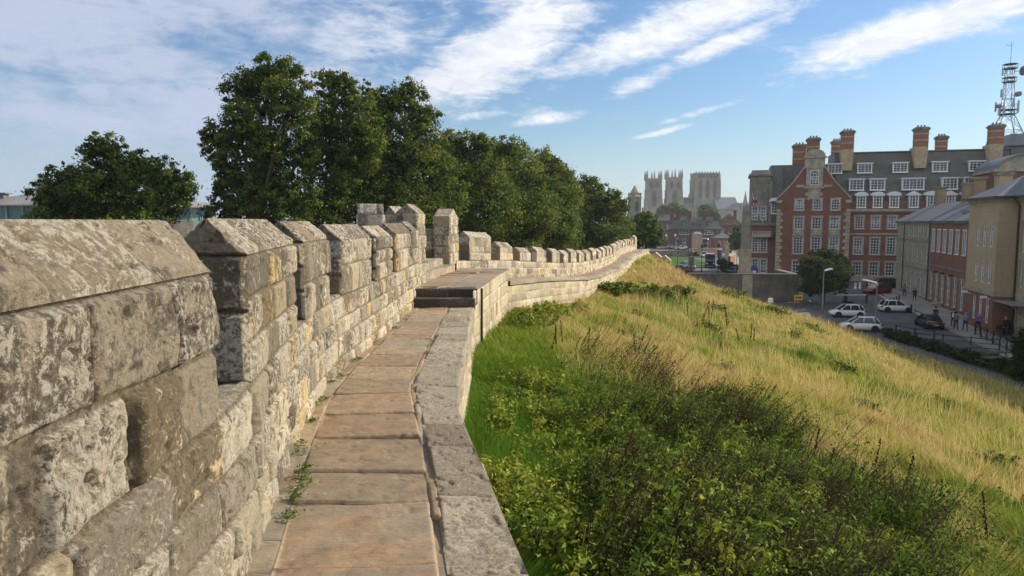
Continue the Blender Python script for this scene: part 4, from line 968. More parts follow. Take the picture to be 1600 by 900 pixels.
# ------------------------------------------------------------------ brick institute beyond the road, and its neighbours
def simple_house(name, u0, u1, y, vb, ve, vr, label, wallm, roofm, wins=(), chims=(), depth=12, ang=HA * .5, hip=1.5, cat='house', dorm=()):
    p0 = W(u0, 346, y); p1 = W(u1, 346, y); k = y / F; w = (u1 - u0) * k
    o = frame_at(name, p0.x, y, ang, label, cat); o['kind'] = 'thing'
    ze = 10 + (346 - ve) * k; zr = 10 + (346 - vr) * k
    f = MB(); ops = [((a - u0) * k, (b - u0) * k, 10 + (346 - d) * k, 10 + (346 - c) * k) for a, b, c, d in wins]
    facade(f, 0, w, 0, ze, ops, 0, .25); f.box(0, w, .6, depth, 0, ze - .05); f.add([(0, 0, 0), (0, .7, 0), (0, .7, ze), (0, 0, ze)], [(3, 2, 1, 0)]); f.add([(w, 0, 0), (w, .7, 0), (w, .7, ze), (w, 0, ze)], [(0, 1, 2, 3)]); f.build('wall', wallm, o)
    for (a, b, c, d) in ops: window(o, (a + b) / 2, .1, c, b - a, d - c, max(2, int((b - a) / .9)), 2, .12 if k < .3 else .2, surm=M_white)
    r = MB(); r.add([(-.4, -.4, ze), (w + .4, -.4, ze), (w + .4, depth + .4, ze), (-.4, depth + .4, ze), (hip, depth / 2, zr), (w - hip, depth / 2, zr)], [(0, 1, 5, 4), (1, 2, 5), (2, 3, 4, 5), (3, 0, 4), (3, 2, 1, 0)]); rf = r.build('roof', roofm, o)
    for (u, vt, wp) in chims:
        x = (u - u0) * k; hwid = wp * k / 2; c = MB(); zt = 10 + (346 - vt) * k; c.box(x - hwid, x + hwid, depth * .35, depth * .35 + 1.4, ze, zt); c.box(x - hwid - .15, x + hwid + .15, depth * .35 - .15, depth * .35 + 1.55, zt, zt + .3); c.build('chimney', wallm, rf)
    for (u, vt, wp) in dorm:
        x = (u - u0) * k; hwid = wp * k / 2; c = MB(); zt = 10 + (346 - vt) * k; zb_ = zt - 2.2; c.box(x - hwid, x + hwid, 1.6, 5, zb_, zt); c.prism([(x - hwid - .2, zt), (x + hwid + .2, zt), (x, zt + 1.2)], 1.4, 5); dd = c.build('dormer', roofm, rf)
        c = MB(); c.box(x - hwid * .7, x + hwid * .7, 1.5, 1.598, zb_ + .6, zt - .1); c.build('pane', M_net, dd)
    return o
inst = simple_house('brick_institute', 1048, 1124, 262, 389, 358, 339, 'long dark red brick block with wide white windows across the end of the road', M_dbrick, M_slate,
    [(1062, 1076, 356.6 + 3, 366), (1082, 1093, 359, 365), (1099, 1113, 359.6, 366), (1056, 1060, 371, 384), (1066, 1072, 372, 384), (1098, 1104, 372, 385), (1108, 1114, 372, 385), (1117, 1121, 360, 366)],
    [(1043 + 8, 327, 6), (1060, 329, 6), (1078, 331, 5), (1101, 331, 6), (1118, 334, 5)], dorm=[(1069, 348, 5), (1083, 350, 4), (1091, 350, 4), (1107, 348, 5)], cat='building')
simple_house('brick_house', 1030, 1049, 285, 388, 345, 330, 'tall dark brick house with small windows, at the left end of the long brick block', M_dbrick, M_slate, [(1033, 1037, 350, 358), (1041, 1045, 350, 358), (1033, 1037, 364, 373), (1041, 1045, 364, 373)], [(1036, 322, 6), (1044, 324, 5)])
simple_house('brick_house', 1122, 1160, 300, 388, 352, 334, 'broad dark brick house with a low hipped roof, left of the round green tree', M_dbrick, plain('brown_tiles', (.10, .06, .045), .8, .2, 0, .35, .6), [(1127, 1132, 357, 365), (1138, 1143, 357, 365), (1148, 1153, 357, 365)], [(1150, 330, 4)], hip=5)
simple_house('brick_house', 1118, 1144, 225, 392, 372, 362, 'small brown brick building with a slate roof, beside the road and the stone gate pier', M_brick2, M_slate, [(1123, 1127, 376, 383), (1131, 1135, 376, 383)], [], hip=3)
simple_house('stone_lodge', 1086, 1097, 215, 394, 366, 362, 'plain sandy stone block with a blank wall, standing before the long brick block', M_buff, M_dstone, [], [], hip=.4, depth=8, cat='building')

# ------------------------------------------------------------------ the minster, three quarters of a kilometre off
Ym = 720.; km = Ym / F
def mx_(u): return (u - 800) * km
def mz_(v): return (346 - v) * km + 10
mins = frame_at('gothic_minster', mx_(1008), Ym, 0, 'huge pale stone gothic minster with three towers on the hazy skyline', 'cathedral'); mins['kind'] = 'thing'; X0 = mx_(1008)
M_lanc = plain('lancet_shadow_glass', (.09, .085, .08), .6, .3, 0, .2, .1)
def tower(u0, u1, vt, name, pin, d, lanc, steps):
    a, b = mx_(u0) - X0, mx_(u1) - X0; w = b - a; zt = mz_(vt); t = MB(); zs = steps + [zt]
    z = 0; ins = 0
    for i, zz in enumerate(zs):
        t.box(a + ins, b - ins, ins, d - ins, z, zz); t.box(a + ins - .4, b - ins + .4, ins - .4, d - ins + .4, zz - .8, zz - .002)
        for x in (a + ins, b - ins): t.box(x - .9, x + .9, ins - 1.0, ins + .5, z, zz - .9, (.2, .2))
        z = zz; ins += .5
    n = 9
    for i in range(n): x = a + 1.2 + (w - 2.4) * i / (n - 1); t.box(x - .5, x + .5, 1.0, 1.8, zt, zt + 1.4); t.box(x - .5, x + .5, d - 1.8, d - 1., zt, zt + 1.4)
    o = t.build(name, M_minster, mins)
    l = MB()
    for (x, w_, z0, z1) in lanc:
        xa = a + w * x; l.prism([(xa - w_, z0), (xa + w_, z0), (xa + w_, z1), (xa, z1 + w_ * 1.5), (xa - w_, z1)], .2, 1.6)
        l.prism([(xa - w_, z0), (xa + w_, z0), (xa + w_, z1), (xa, z1 + w_ * 1.5), (xa - w_, z1)], -.25, .6)
    l.build('lancet', M_lanc, o)
    for fx, fy in pin:
        p = MB(); x, y = a + 1.2 + (w - 2.4) * fx, 1.2 + (d - 2.4) * fy; p.box(x - .75, x + .75, y - .75, y + .75, zt - .5, zt + 3); p.rings([(1.05, zt + 3), (.12, zt + 9.2)], 6, (x, y)); p.build('pinnacle', M_minster, o)
ring = [(0, 0), (.5, 0), (1, 0), (0, 1), (.5, 1), (1, 1), (0, .5), (1, .5)]
st8 = [mz_(326), mz_(311), mz_(297)]
tower(1008, 1033.5, 281, 'west_tower', ring, 16, [(.5, 2.2, mz_(322), mz_(303)), (.3, .8, mz_(294), mz_(286)), (.7, .8, mz_(294), mz_(286))], st8)
tower(1040, 1065.5, 279, 'west_tower', ring, 16, [(.5, 2.2, mz_(322), mz_(303)), (.3, .8, mz_(294), mz_(286)), (.7, .8, mz_(294), mz_(286))], st8)
c = MB()
tower(1083.5, 1123, 271, 'central_tower', [], 25, [(.22, 1.5, mz_(309), mz_(284)), (.5, 1.5, mz_(309), mz_(284)), (.78, 1.5, mz_(309), mz_(284))] + [(.14 + .103 * i, .55, mz_(279), mz_(274)) for i in range(8)], [mz_(313), mz_(281)])
t = MB(); t.box(mx_(1006) - X0, mx_(1068) - X0, -1, 16, 0, mz_(324)); t.box(mx_(1030) - X0, mx_(1045) - X0, 0, 12, 0, mz_(318)); t.box(mx_(1065) - X0, mx_(1128) - X0, 6, 22, 0, mz_(318)); t.box(mx_(1065) - X0, mx_(1112) - X0, -4, 6, 0, mz_(328))
for i in range(9):
    x = mx_(1068 + i * 5) - X0; t.box(x - .8, x + .8, -6, -4, 0, mz_(329)); t.rings([(1.1, mz_(329)), (.1, mz_(324))], 5, (x, -5))
t.box(mx_(1110) - X0, mx_(1150) - X0, -14, 20, 0, mz_(328)); t.box(mx_(1140) - X0, mx_(1180) - X0, -8, 22, 0, mz_(318))
for i in range(8): x = mx_(1142 + i * 5) - X0; t.box(x - .7, x + .7, -10, -8, 0, mz_(322)); t.rings([(1.0, mz_(322)), (.1, mz_(316))], 5, (x, -9))
t.rings([(2.5, mz_(318)), (.1, mz_(299))], 6, (mx_(1160) - X0, -4)); t.rings([(1.6, mz_(316)), (1.4, mz_(304)), (.1, mz_(302))], 6, (mx_(1169.5) - X0, -4)); t.rings([(2, mz_(311)), (.1, mz_(302))], 6, (mx_(1078) - X0, 8))
t.build('nave_wall', M_minster, mins)
t = MB(); roofprism(t, mx_(1062) - X0, mx_(1086) - X0, [(6, mz_(318)), (14, mz_(308)), (22, mz_(318))]); roofprism(t, mx_(1112.5) - X0, mx_(1147) - X0, [(-15, mz_(328)), (2, mz_(308.5)), (20, mz_(328))]); roofprism(t, mx_(1086) - X0, mx_(1110) - X0, [(-3, mz_(322)), (5, mz_(310)), (20, mz_(316))])
t.build('roof', M_lead, mins)
# spire of the nearer church behind the green tree
sp = frame_at('church_tower', W(991, 346, 420).x, 420, R(20), 'slim church tower with a conical stone cap just over the trees left of the minster', 'tower'); k = 420 / F
t = MB(); t.box(-7.5 * k, 7.5 * k, -7.5 * k, 7.5 * k, 0, 10 + 44 * k); t.box(-8.5 * k, 8.5 * k, -8.5 * k, 8.5 * k, 10 + 36 * k, 10 + 37.5 * k); sh = t.build('shaft', M_dstone, sp)
t = MB(); t.prism([(-1.2, 16), (1.2, 16), (1.2, 20.5), (0, 22.2), (-1.2, 20.5)], -7.7 * k, -7.4 * k); t.build('belfry_opening', M_black, sh)
t = MB(); t.rings([(10.5 * k, 10 + 37.5 * k), (.4 * k, 10 + 56 * k)], 8, ph=R(22)); t.build('spire', M_minster, sp)

# ------------------------------------------------------------------ glass offices far beyond the wall on the left
def office(u0, u1, y, label):
    k = y / F; p = W((u0 + u1) / 2, 346, y); w = (u1 - u0) * k
    o = frame_at('glass_office', p.x, y, R(8), label, 'office'); o['kind'] = 'thing'
    z1 = 10 + (346 - 323) * k; zr = 10 + (346 - 298) * k
    n = 40
    def ell(f): return [(w / 2 * f * math.cos(2 * math.pi * i / n), w / 3 * f * math.sin(2 * math.pi * i / n)) for i in range(n)]
    t = MB(); t.prismz(ell(.95), 0, z1 - 3.2); t.build('wall', M_conc, o)
    t = MB(); t.prismz(ell(.92), z1 - 3.2, z1 - .3); g = t.build('glass_band', M_teal, o)
    t = MB()
    for q in ell(.935): t.box(q[0] - .12, q[0] + .12, q[1] - .12, q[1] + .12, z1 - 3.2, z1 - .3)
    t.build('mullions', M_steel, g)
    t = MB(); e1, e2 = ell(1.05), ell(.3); t.add([(*q, z1 - .3) for q in e1] + [(*q, z1) for q in e1] + [(*q, zr) for q in e2], [(i, (i + 1) % n, n + (i + 1) % n, n + i) for i in range(n)] + [(n + i, n + (i + 1) % n, 2 * n + (i + 1) % n, 2 * n + i) for i in range(n)] + [tuple(range(2 * n, 3 * n)), tuple(range(n - 1, -1, -1))])
    r = t.build('roof', plain('office_roof', (.22, .21, .20), .6, .4, 0, .15, .3) if 'office_roof' not in MATS else MATS['office_roof'], o)
    t = MB(); xq = -w * .30; t.box(xq - 1.4, xq + 1.4, -9, -7, zr - 3, zr - 1.2); t.box(xq - 2.6, xq + 2, -9.5, -6.5, zr - 1.2, zr - .95); t.build('plant_room', M_conc, r)
office(-30, 337, 160, 'low round glass office with a grey conical roof, half hidden behind the lone tree')
# ------------------------------------------------------------------ roads and paving
def sheet(name, pts, z, m, label, kind='structure'):
    mb = MB(); mb.add([(x, y, z) for x, y in pts], [tuple(range(len(pts)))]); return tag(mb.build(name, m), label, kind=kind)
sheet('car_park', [(28, 36), (45, 36), (60, 100), (66, 118), (40, 124), (33, 124), (36.4, 92), (30, 85)], -10.0, M_asph, 'grey asphalt car park below the bank')
sheet('road', [(31, 95), (36, 95), (42, 124), (72, 246), (80, 275), (72, 278), (63, 255), (36, 146), (29, 124)], -10.004, M_asph, 'asphalt street leading towards the minster')
sheet('pavement', [(42.5, 132), (45.5, 131), (76, 246), (72.5, 248)], -9.98, M_pave, 'paved footway beside the street')
sheet('parking_yard', [(30, 250), (60, 258), (66, 285), (36, 285)], -10.0, M_asph, 'parking yard before the brick block')
sheet('hotel_forecourt', [(50, 108), (58, 104), (66, 115.5), (46, 121)], -9.995, plain('brown_setts', (.13, .10, .08), .85, .2, 0, .3, .8), 'brown paved forecourt of the hotel')
mb = MB(); t = Matrix.Translation((57.1, 105.4, -10)) @ Matrix.Rotation(TA, 4, 'Z')
mb.box(-1, 18.2, -3.6, -.09, 0, .12, M=t); mb.box(18.2, LY + LR, -3.6, -.09, 0, .12, M=t); mb.box(LY + LR, 90, -4.4, -PR - .1, 0, .12, M=t)
tag(mb.build('pavement', M_pave), 'raised footway in front of the terrace', kind='structure')
mb = MB()
for a in range(8): mb.box(8 + a * 4.4, 11.6 + a * 4.4, -4.0, -3.85, .008, .012, M=t)
mb.box(8, 44, -4.25, -4.15, .008, .012, M=t)
for a, b in ((20, 22.5), (27, 27.2)): mb.box(a, b, -14, -13.85, .008, .012, M=t)
tag(mb.build('road_markings', M_line), 'pale worn painted lines on the car park', kind='structure')
sheet('lawn', [(33, 160), (46, 160), (50, 200), (36, 200)], -9.9, plain('lawn_green', (.045, .11, .018), .95, .05, 0, .25, 3), 'bright green lawn beyond the wall end')
sheet('lawn', [(31.5, 42), (36.5, 40), (36.5, 54), (33.2, 55)], -9.96, plain('picnic_lawn', (.05, .12, .02), .95, .05, 0, .3, 3), 'small lawn with picnic tables')

# ------------------------------------------------------------------ foliage
def leafquads(P, N, size, rnd, asp=1.):
    n = len(P); N = N / (np.linalg.norm(N, axis=1)[:, None] + 1e-9)
    a = np.cross(N, rnd.normal(size=(n, 3))); a /= np.linalg.norm(a, axis=1)[:, None] + 1e-9; b = np.cross(N, a)
    s = size[:, None] * .5; a = a * s; b = b * s * asp
    fold = N * s * .25
    return np.stack([P - a, P - b * .8 + fold, P + a, P + b * .8 + fold], 1).reshape(-1, 3)
def crown_mesh(name, blobs, nleaf, size, seed, m, core=.12, tone=0., spread=.30, ragged=.25):
    """leaves in ragged clumps spread over and through the given lobes (centre, radii)"""
    rnd = np.random.RandomState(seed)
    area = np.array([b[3] * b[4] + b[4] * b[5] + b[3] * b[5] for b in blobs]); area /= area.sum()
    Ps, Ns, Cs, Ss = [], [], [], []
    for b, w in zip(blobs, area):
        c = np.array(b[:3]); r = np.array(b[3:6]); nl = int(nleaf * w); nc = max(14, int(nl / 60))
        d = rnd.normal(size=(nc, 3)); d /= np.linalg.norm(d, axis=1)[:, None]
        rad = rnd.uniform(.45, 1.0 + ragged, nc) ** .6
        cc = c + d * r * rad[:, None]; k = rnd.randint(0, nc, nl)
        off = rnd.normal(size=(nl, 3)) * (r.mean() * spread * rnd.uniform(.4, 1.0, nc)[k])[:, None] * .62 * np.array([1, 1, .7])
        P = cc[k] + off
        Nn = (P - c) / r * .55 + off / (r.mean() * spread) * .5 + rnd.normal(size=(nl, 3)) * .55 + np.array([0, 0, .25])
        tn = rnd.uniform(.0, .75, nc)[k] + rnd.uniform(-.2, .25, nl)
        Ps.append(P); Ns.append(Nn); Cs.append(np.stack([np.clip(tn + tone, 0, 1), rnd.uniform(.2, .9, nl), np.zeros(nl)], 1)); Ss.append(size * rnd.uniform(.6, 1.3, nl))
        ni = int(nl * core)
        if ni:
            P = c + rnd.normal(size=(ni, 3)) * r * .32; Ps.append(P); Ns.append(rnd.normal(size=(ni, 3))); Cs.append(np.stack([rnd.uniform(0, .3, ni), rnd.uniform(0, .4, ni), np.zeros(ni)], 1)); Ss.append(size * rnd.uniform(1.2, 2.2, ni))  # inner leaves tinted darker, the crown's inner shade put into their colour
    P, N, C, S = map(np.concatenate, (Ps, Ns, Cs, Ss))
    V = leafquads(P, N, S, rnd, .8); C = np.repeat(C, 4, 0); q = np.arange(len(V)).reshape(-1, 4)
    me = fast_mesh(name, V, q, None, C); me.materials.append(m); return me
def tree(name, label, blobs_px, y, nleaf, size, seed, m=None, group=None, zb=-10, depth=.9, core=.12, tone=0., trunk=True, cat='tree', spread=.30, ragged=.25):
    rnd = random.Random(seed); k = y / F; bl = []
    for (u, v, ru, rv) in blobs_px:
        yy = y + rnd.uniform(-1, 1) * max(ru, rv) * k * .7; p = W(u, v, yy); kk = yy / F
        bl.append((p.x, p.y, p.z, ru * kk * .93, (ru + rv) * .5 * kk * depth, rv * kk * .93))
    cx = sum(b[0] * b[3] for b in bl) / sum(b[3] for b in bl); base = Vector((cx, y, zb))
    o = empty(name, base, 0, label, cat, group)
    bl = [(b[0] - base.x, b[1] - base.y, b[2] - base.z, *b[3:]) for b in bl]
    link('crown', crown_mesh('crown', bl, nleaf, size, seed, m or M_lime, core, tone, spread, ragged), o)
    if trunk:
        top = max(b[2] for b in bl); h = top; mb = MB(); r0 = h * .022
        mb.tube([(0, 0, -.3), (.1 * rnd.uniform(-1, 1), .1, h * .22), (.3 * rnd.uniform(-1, 1), .2, h * .5), (.5 * rnd.uniform(-1, 1), 0, h * .8)], [r0 * 1.25, r0, r0 * .7, r0 * .25], 8)
        for b in bl:
            z0 = max(h * .18, min(b[2] * .62, h * .5)); mid = Vector((b[0] * .45, b[1] * .45, (z0 + b[2]) * .5)); e = Vector(b[:3])
            mb.tube([(0, 0, z0), mid, e], [r0 * .5, r0 * .35, r0 * .12], 5)
            for q in range(3): mb.tube([mid.lerp(e, .5), e + Vector((rnd.uniform(-.7, .7) * b[3], rnd.uniform(-.7, .7) * b[4], rnd.uniform(.1, .8) * b[5]))], [r0 * .2, r0 * .05], 4)
        mb.build('trunk', M_bark, o)
    return o
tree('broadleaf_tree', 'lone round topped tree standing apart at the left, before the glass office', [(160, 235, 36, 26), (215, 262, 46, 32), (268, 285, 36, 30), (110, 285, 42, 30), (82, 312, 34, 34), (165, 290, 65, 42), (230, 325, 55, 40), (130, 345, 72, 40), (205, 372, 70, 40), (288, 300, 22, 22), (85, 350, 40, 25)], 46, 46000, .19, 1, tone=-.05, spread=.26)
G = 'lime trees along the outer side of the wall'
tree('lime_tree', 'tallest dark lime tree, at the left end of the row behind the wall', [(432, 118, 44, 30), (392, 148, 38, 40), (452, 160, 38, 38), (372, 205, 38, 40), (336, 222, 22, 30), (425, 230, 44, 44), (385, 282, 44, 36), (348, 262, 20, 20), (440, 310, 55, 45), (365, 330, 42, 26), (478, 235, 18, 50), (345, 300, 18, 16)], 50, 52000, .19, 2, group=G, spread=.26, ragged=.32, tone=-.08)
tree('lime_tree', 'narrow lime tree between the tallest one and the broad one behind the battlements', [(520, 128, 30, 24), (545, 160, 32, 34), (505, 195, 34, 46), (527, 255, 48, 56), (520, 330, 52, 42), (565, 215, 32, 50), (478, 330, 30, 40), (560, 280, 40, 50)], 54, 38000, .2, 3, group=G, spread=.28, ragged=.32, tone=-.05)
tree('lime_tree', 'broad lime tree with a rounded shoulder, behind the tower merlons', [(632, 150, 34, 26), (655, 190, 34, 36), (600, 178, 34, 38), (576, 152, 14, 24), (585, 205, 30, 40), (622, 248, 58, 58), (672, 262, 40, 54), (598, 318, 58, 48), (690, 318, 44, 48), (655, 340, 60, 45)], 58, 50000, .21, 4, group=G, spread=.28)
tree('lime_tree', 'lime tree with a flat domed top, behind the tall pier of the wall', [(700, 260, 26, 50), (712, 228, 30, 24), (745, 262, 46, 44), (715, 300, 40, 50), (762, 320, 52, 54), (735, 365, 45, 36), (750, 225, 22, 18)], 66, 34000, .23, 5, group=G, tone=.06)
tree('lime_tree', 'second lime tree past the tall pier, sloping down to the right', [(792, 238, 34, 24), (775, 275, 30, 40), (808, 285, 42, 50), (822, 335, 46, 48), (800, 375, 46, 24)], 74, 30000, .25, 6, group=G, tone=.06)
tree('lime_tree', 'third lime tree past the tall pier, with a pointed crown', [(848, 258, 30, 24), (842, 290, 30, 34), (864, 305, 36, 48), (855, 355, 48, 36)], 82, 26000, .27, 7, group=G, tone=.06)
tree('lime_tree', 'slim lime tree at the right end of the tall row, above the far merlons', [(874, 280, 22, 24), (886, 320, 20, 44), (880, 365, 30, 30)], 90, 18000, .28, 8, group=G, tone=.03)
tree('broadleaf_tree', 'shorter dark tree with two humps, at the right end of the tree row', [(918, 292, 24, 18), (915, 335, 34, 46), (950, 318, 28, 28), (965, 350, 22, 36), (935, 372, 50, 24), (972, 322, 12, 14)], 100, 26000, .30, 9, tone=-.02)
tree('round_tree', 'smooth light green tree beyond the far end of the wall', [(1008, 346, 18, 15), (1012, 364, 24, 20), (994, 362, 14, 26), (1018, 376, 18, 10)], 112, 18000, .30, 10, M_green, spread=.18, core=.3, tone=.3)
tree('round_tree', 'small round green tree left of the obelisk', [(1153, 371, 12, 9), (1150, 380, 13, 10), (1160, 380, 10, 10)], 205, 9000, .45, 11, M_green, spread=.2, core=.3, tone=.1)
tree('broadleaf_tree', 'loose yellowish tree just behind the small round green one', [(1158, 356, 9, 7), (1150, 360, 7, 6)], 240, 5000, .5, 12, M_lime, tone=.35)
tree('broadleaf_tree', 'hazy green tree in front of the minster west towers', [(1040, 331, 16, 9), (1055, 327, 14, 9), (1068, 333, 12, 8), (1030, 337, 9, 8)], 480, 12000, 1., 13, M_green, spread=.22, core=.3)
tree('broadleaf_tree', 'hazy green tree below the minster central tower', [(1103, 327, 10, 7), (1112, 336, 11, 9), (1098, 335, 9, 7), (1120, 342, 6, 6)], 440, 9000, .95, 14, M_green, spread=.22, core=.3, tone=.15)
tree('holm_oak', 'dense dark round tree between the memorial wall and the hotel gable', [(1290, 402, 30, 14), (1268, 418, 20, 20), (1312, 420, 20, 20), (1290, 430, 38, 24), (1272, 448, 24, 16), (1304, 446, 22, 12)], 86, 34000, .17, 15, M_dark, spread=.2, core=.35)
tree('conifer_bush', 'dark dense evergreen bush at the right edge below the bank', [(1596, 535, 12, 20), (1602, 560, 22, 24), (1590, 575, 14, 20), (1620, 545, 25, 45)], 44, 16000, .11, 16, M_dark, spread=.2, core=.3, trunk=False, cat='bush')
# a far off belt of trees on the horizon at the left
rnd = random.Random(5); bl = []
for i in range(70):
    a = R(-60 + i * .88 + rnd.uniform(-.4, .4)); d = rnd.uniform(430, 560)
    if -8 < math.degrees(a) < 0: continue
    if math.degrees(a) > -1: continue
    h = rnd.uniform(9, 13.5); bl.append((d * math.sin(a), d * math.cos(a), -10 + h * .45, rnd.uniform(8, 14), 8, h * .6))
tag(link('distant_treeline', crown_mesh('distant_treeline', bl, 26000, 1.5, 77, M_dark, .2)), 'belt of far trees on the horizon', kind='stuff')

# ------------------------------------------------------------------ grass and weeds of the bank
rng = np.random.RandomState(42)
def inpoly(x, y, poly):
    r = np.zeros(x.shape, bool); n = len(poly)
    for i in range(n):
        (x1, y1), (x2, y2) = poly[i], poly[(i + 1) % n]
        c = ((y1 > y) != (y2 > y)) & (x < (x2 - x1) * (y - y1) / (y2 - y1 + 1e-12) + x1); r ^= c
    return r
WEED = [(.7, 4.0), (.7, 5.6), (.85, 7.6), (1.1, 9.6), (1.3, 11.8), (1.9, 13.4), (2.7, 13.4), (3.35, 12.6), (3.85, 11.2), (4.1, 9.4), (4.4, 8.3), (4.3, 7.2), (3.6, 5.6), (3.0, 3.6)]
def blades(name, label, n, rmin, rmax, hfun, tone, wmul, seed, keep=None, lean=(.4, 1.15), az=(-9, 46)):
    g = np.random.RandomState(seed)
    r = np.exp(g.uniform(np.log(rmin), np.log(rmax), n)); a = np.radians(g.uniform(az[0], az[1], n))
    x, y = r * np.sin(a), r * np.cos(a); e = (x - xr(y)) / (30.3 - xr(y))
    ok = (x > xr(y) + .02) & (e < .97) & (y < 84)
    if keep is not None: ok &= keep(x, y, g)
    x, y, r = x[ok], y[ok], r[ok]; n = len(x); z = bank(x, y) - .02
    fl = fbm(x * .28, y * .28, 90, 3) * 11 + fbm(x * 1.5, y * 1.5, 91, 3) * 7 + g.normal(0, .85, n)
    ln = g.uniform(lean[0], lean[1], n) * (.35 + 1.1 * fbm(x * .8, y * .8, 92, 3))
    h = hfun(x, y, g, n); w = np.maximum(.0045, .00082 * r) * g.uniform(.6, 1.4, n) * wmul
    lx, ly = np.cos(fl) * ln * h, np.sin(fl) * ln * h
    th = g.uniform(0, np.pi, n); wx, wy = np.cos(th) * w / 2, np.sin(th) * w / 2
    hz = h * np.sqrt(np.clip(1 - (ln * .75) ** 2, .08, 1))
    o = np.zeros(n)
    V = np.stack([np.stack([x - wx, y - wy, z], 1), np.stack([x + wx, y + wy, z], 1),
                  np.stack([x + lx * .38 + wx * .8, y + ly * .38 + wy * .8, z + hz * .6], 1), np.stack([x + lx * .38 - wx * .8, y + ly * .38 - wy * .8, z + hz * .6], 1),
                  np.stack([x + lx, y + ly, z + hz], 1)], 1).reshape(-1, 3)
    b = np.arange(n) * 5
    C = np.stack([np.clip(tone(x, y, g, n), 0, 1), g.uniform(.05, 1., n), o], 1)
    me = fast_mesh(name, V, np.stack([b, b + 1, b + 2, b + 3], 1), np.stack([b + 3, b + 2, b + 4], 1), np.repeat(C, 5, 0)); me.materials.append(M_grass)
    return tag(link(name, me), label, kind='stuff')
def side(x, y): return x - xr(y)
def gtone(x, y, g, n):
    s = side(x, y); big = fbm(x * .22, y * .14, 95, 4); med = fbm(x * .9, y * .6, 96, 3)
    fin = fbm(x * 3.2, y * 2.4, 94, 3); t = .37 + (big - .5) * 1.6 + (med - .5) * 1.3 + (fin - .5) * .75
    green = (1 - sstep(s, .9, 2.6)) * (1 - sstep(y, 15, 22)); t = t * (1 - green) + (.06 + .4 * (med - .35)) * green
    g2 = (1 - sstep(np.hypot((x - 6.5) / 3.2, (y - 12.5) / 5), .5, 1.1)) * .22; t -= g2 * (1 - green)
    low = sstep(14 - y, 0, 7) * .30; t -= low
    red = np.exp(-((x - xr(y) - 3.0) / 2.2) ** 2) * sstep(y, 34, 46) * .42; t += red
    dry = np.exp(-((x - 5) / 4) ** 2 - ((y - 21) / 6) ** 2) * .18; t += dry
    rg = sstep(s / (30.3 - xr(y)), .32, .5); t = t * (1 - .75 * rg) + rg * (.60 + .35 * (med - .5) + .25 * (big - .5)) * .75 + rg * .12
    return np.minimum(t, .82 + red) + g.normal(0, .13, n)
def ghgt(x, y, g, n):
    s = side(x, y); t = fbm(x * .6, y * .6, 97, 3)
    h = .06 + .21 * t + .22 * sstep(fbm(x * 2.1, y * 2.1, 93, 2), .5, .75); near = (1 - sstep(s, .6, 2.2)) * (1 - sstep(y, 16, 24)); h = h * (1 - near) + .16 * near + .05
    rough = sstep((x - xr(y)) / (32 - xr(y)), .42, .55); h = h * (1 - .15 * rough)
    return h * g.uniform(.5, 1.25, n)
blades('dry_grass', 'dry and green grass covering the bank', 640000, 3.6, 85, ghgt, gtone, 1.0, 7)
blades('seed_grass', 'taller straw coloured seeding grass stalks over the bank', 60000, 5, 85, lambda x, y, g, n: g.uniform(.45, .85, n) * (.6 + .6 * fbm(x * .5, y * .5, 99, 2)), lambda x, y, g, n: .72 + g.normal(0, .1, n) + .12 * sstep(y, 30, 50), .5, 8,
       keep=lambda x, y, g: (side(x, y) > 1.6) & (fbm(x * .45, y * .45, 98, 3) > .44) & (g.rand(len(x)) < sstep(y, 9, 17) + .12), lean=(.1, .6))
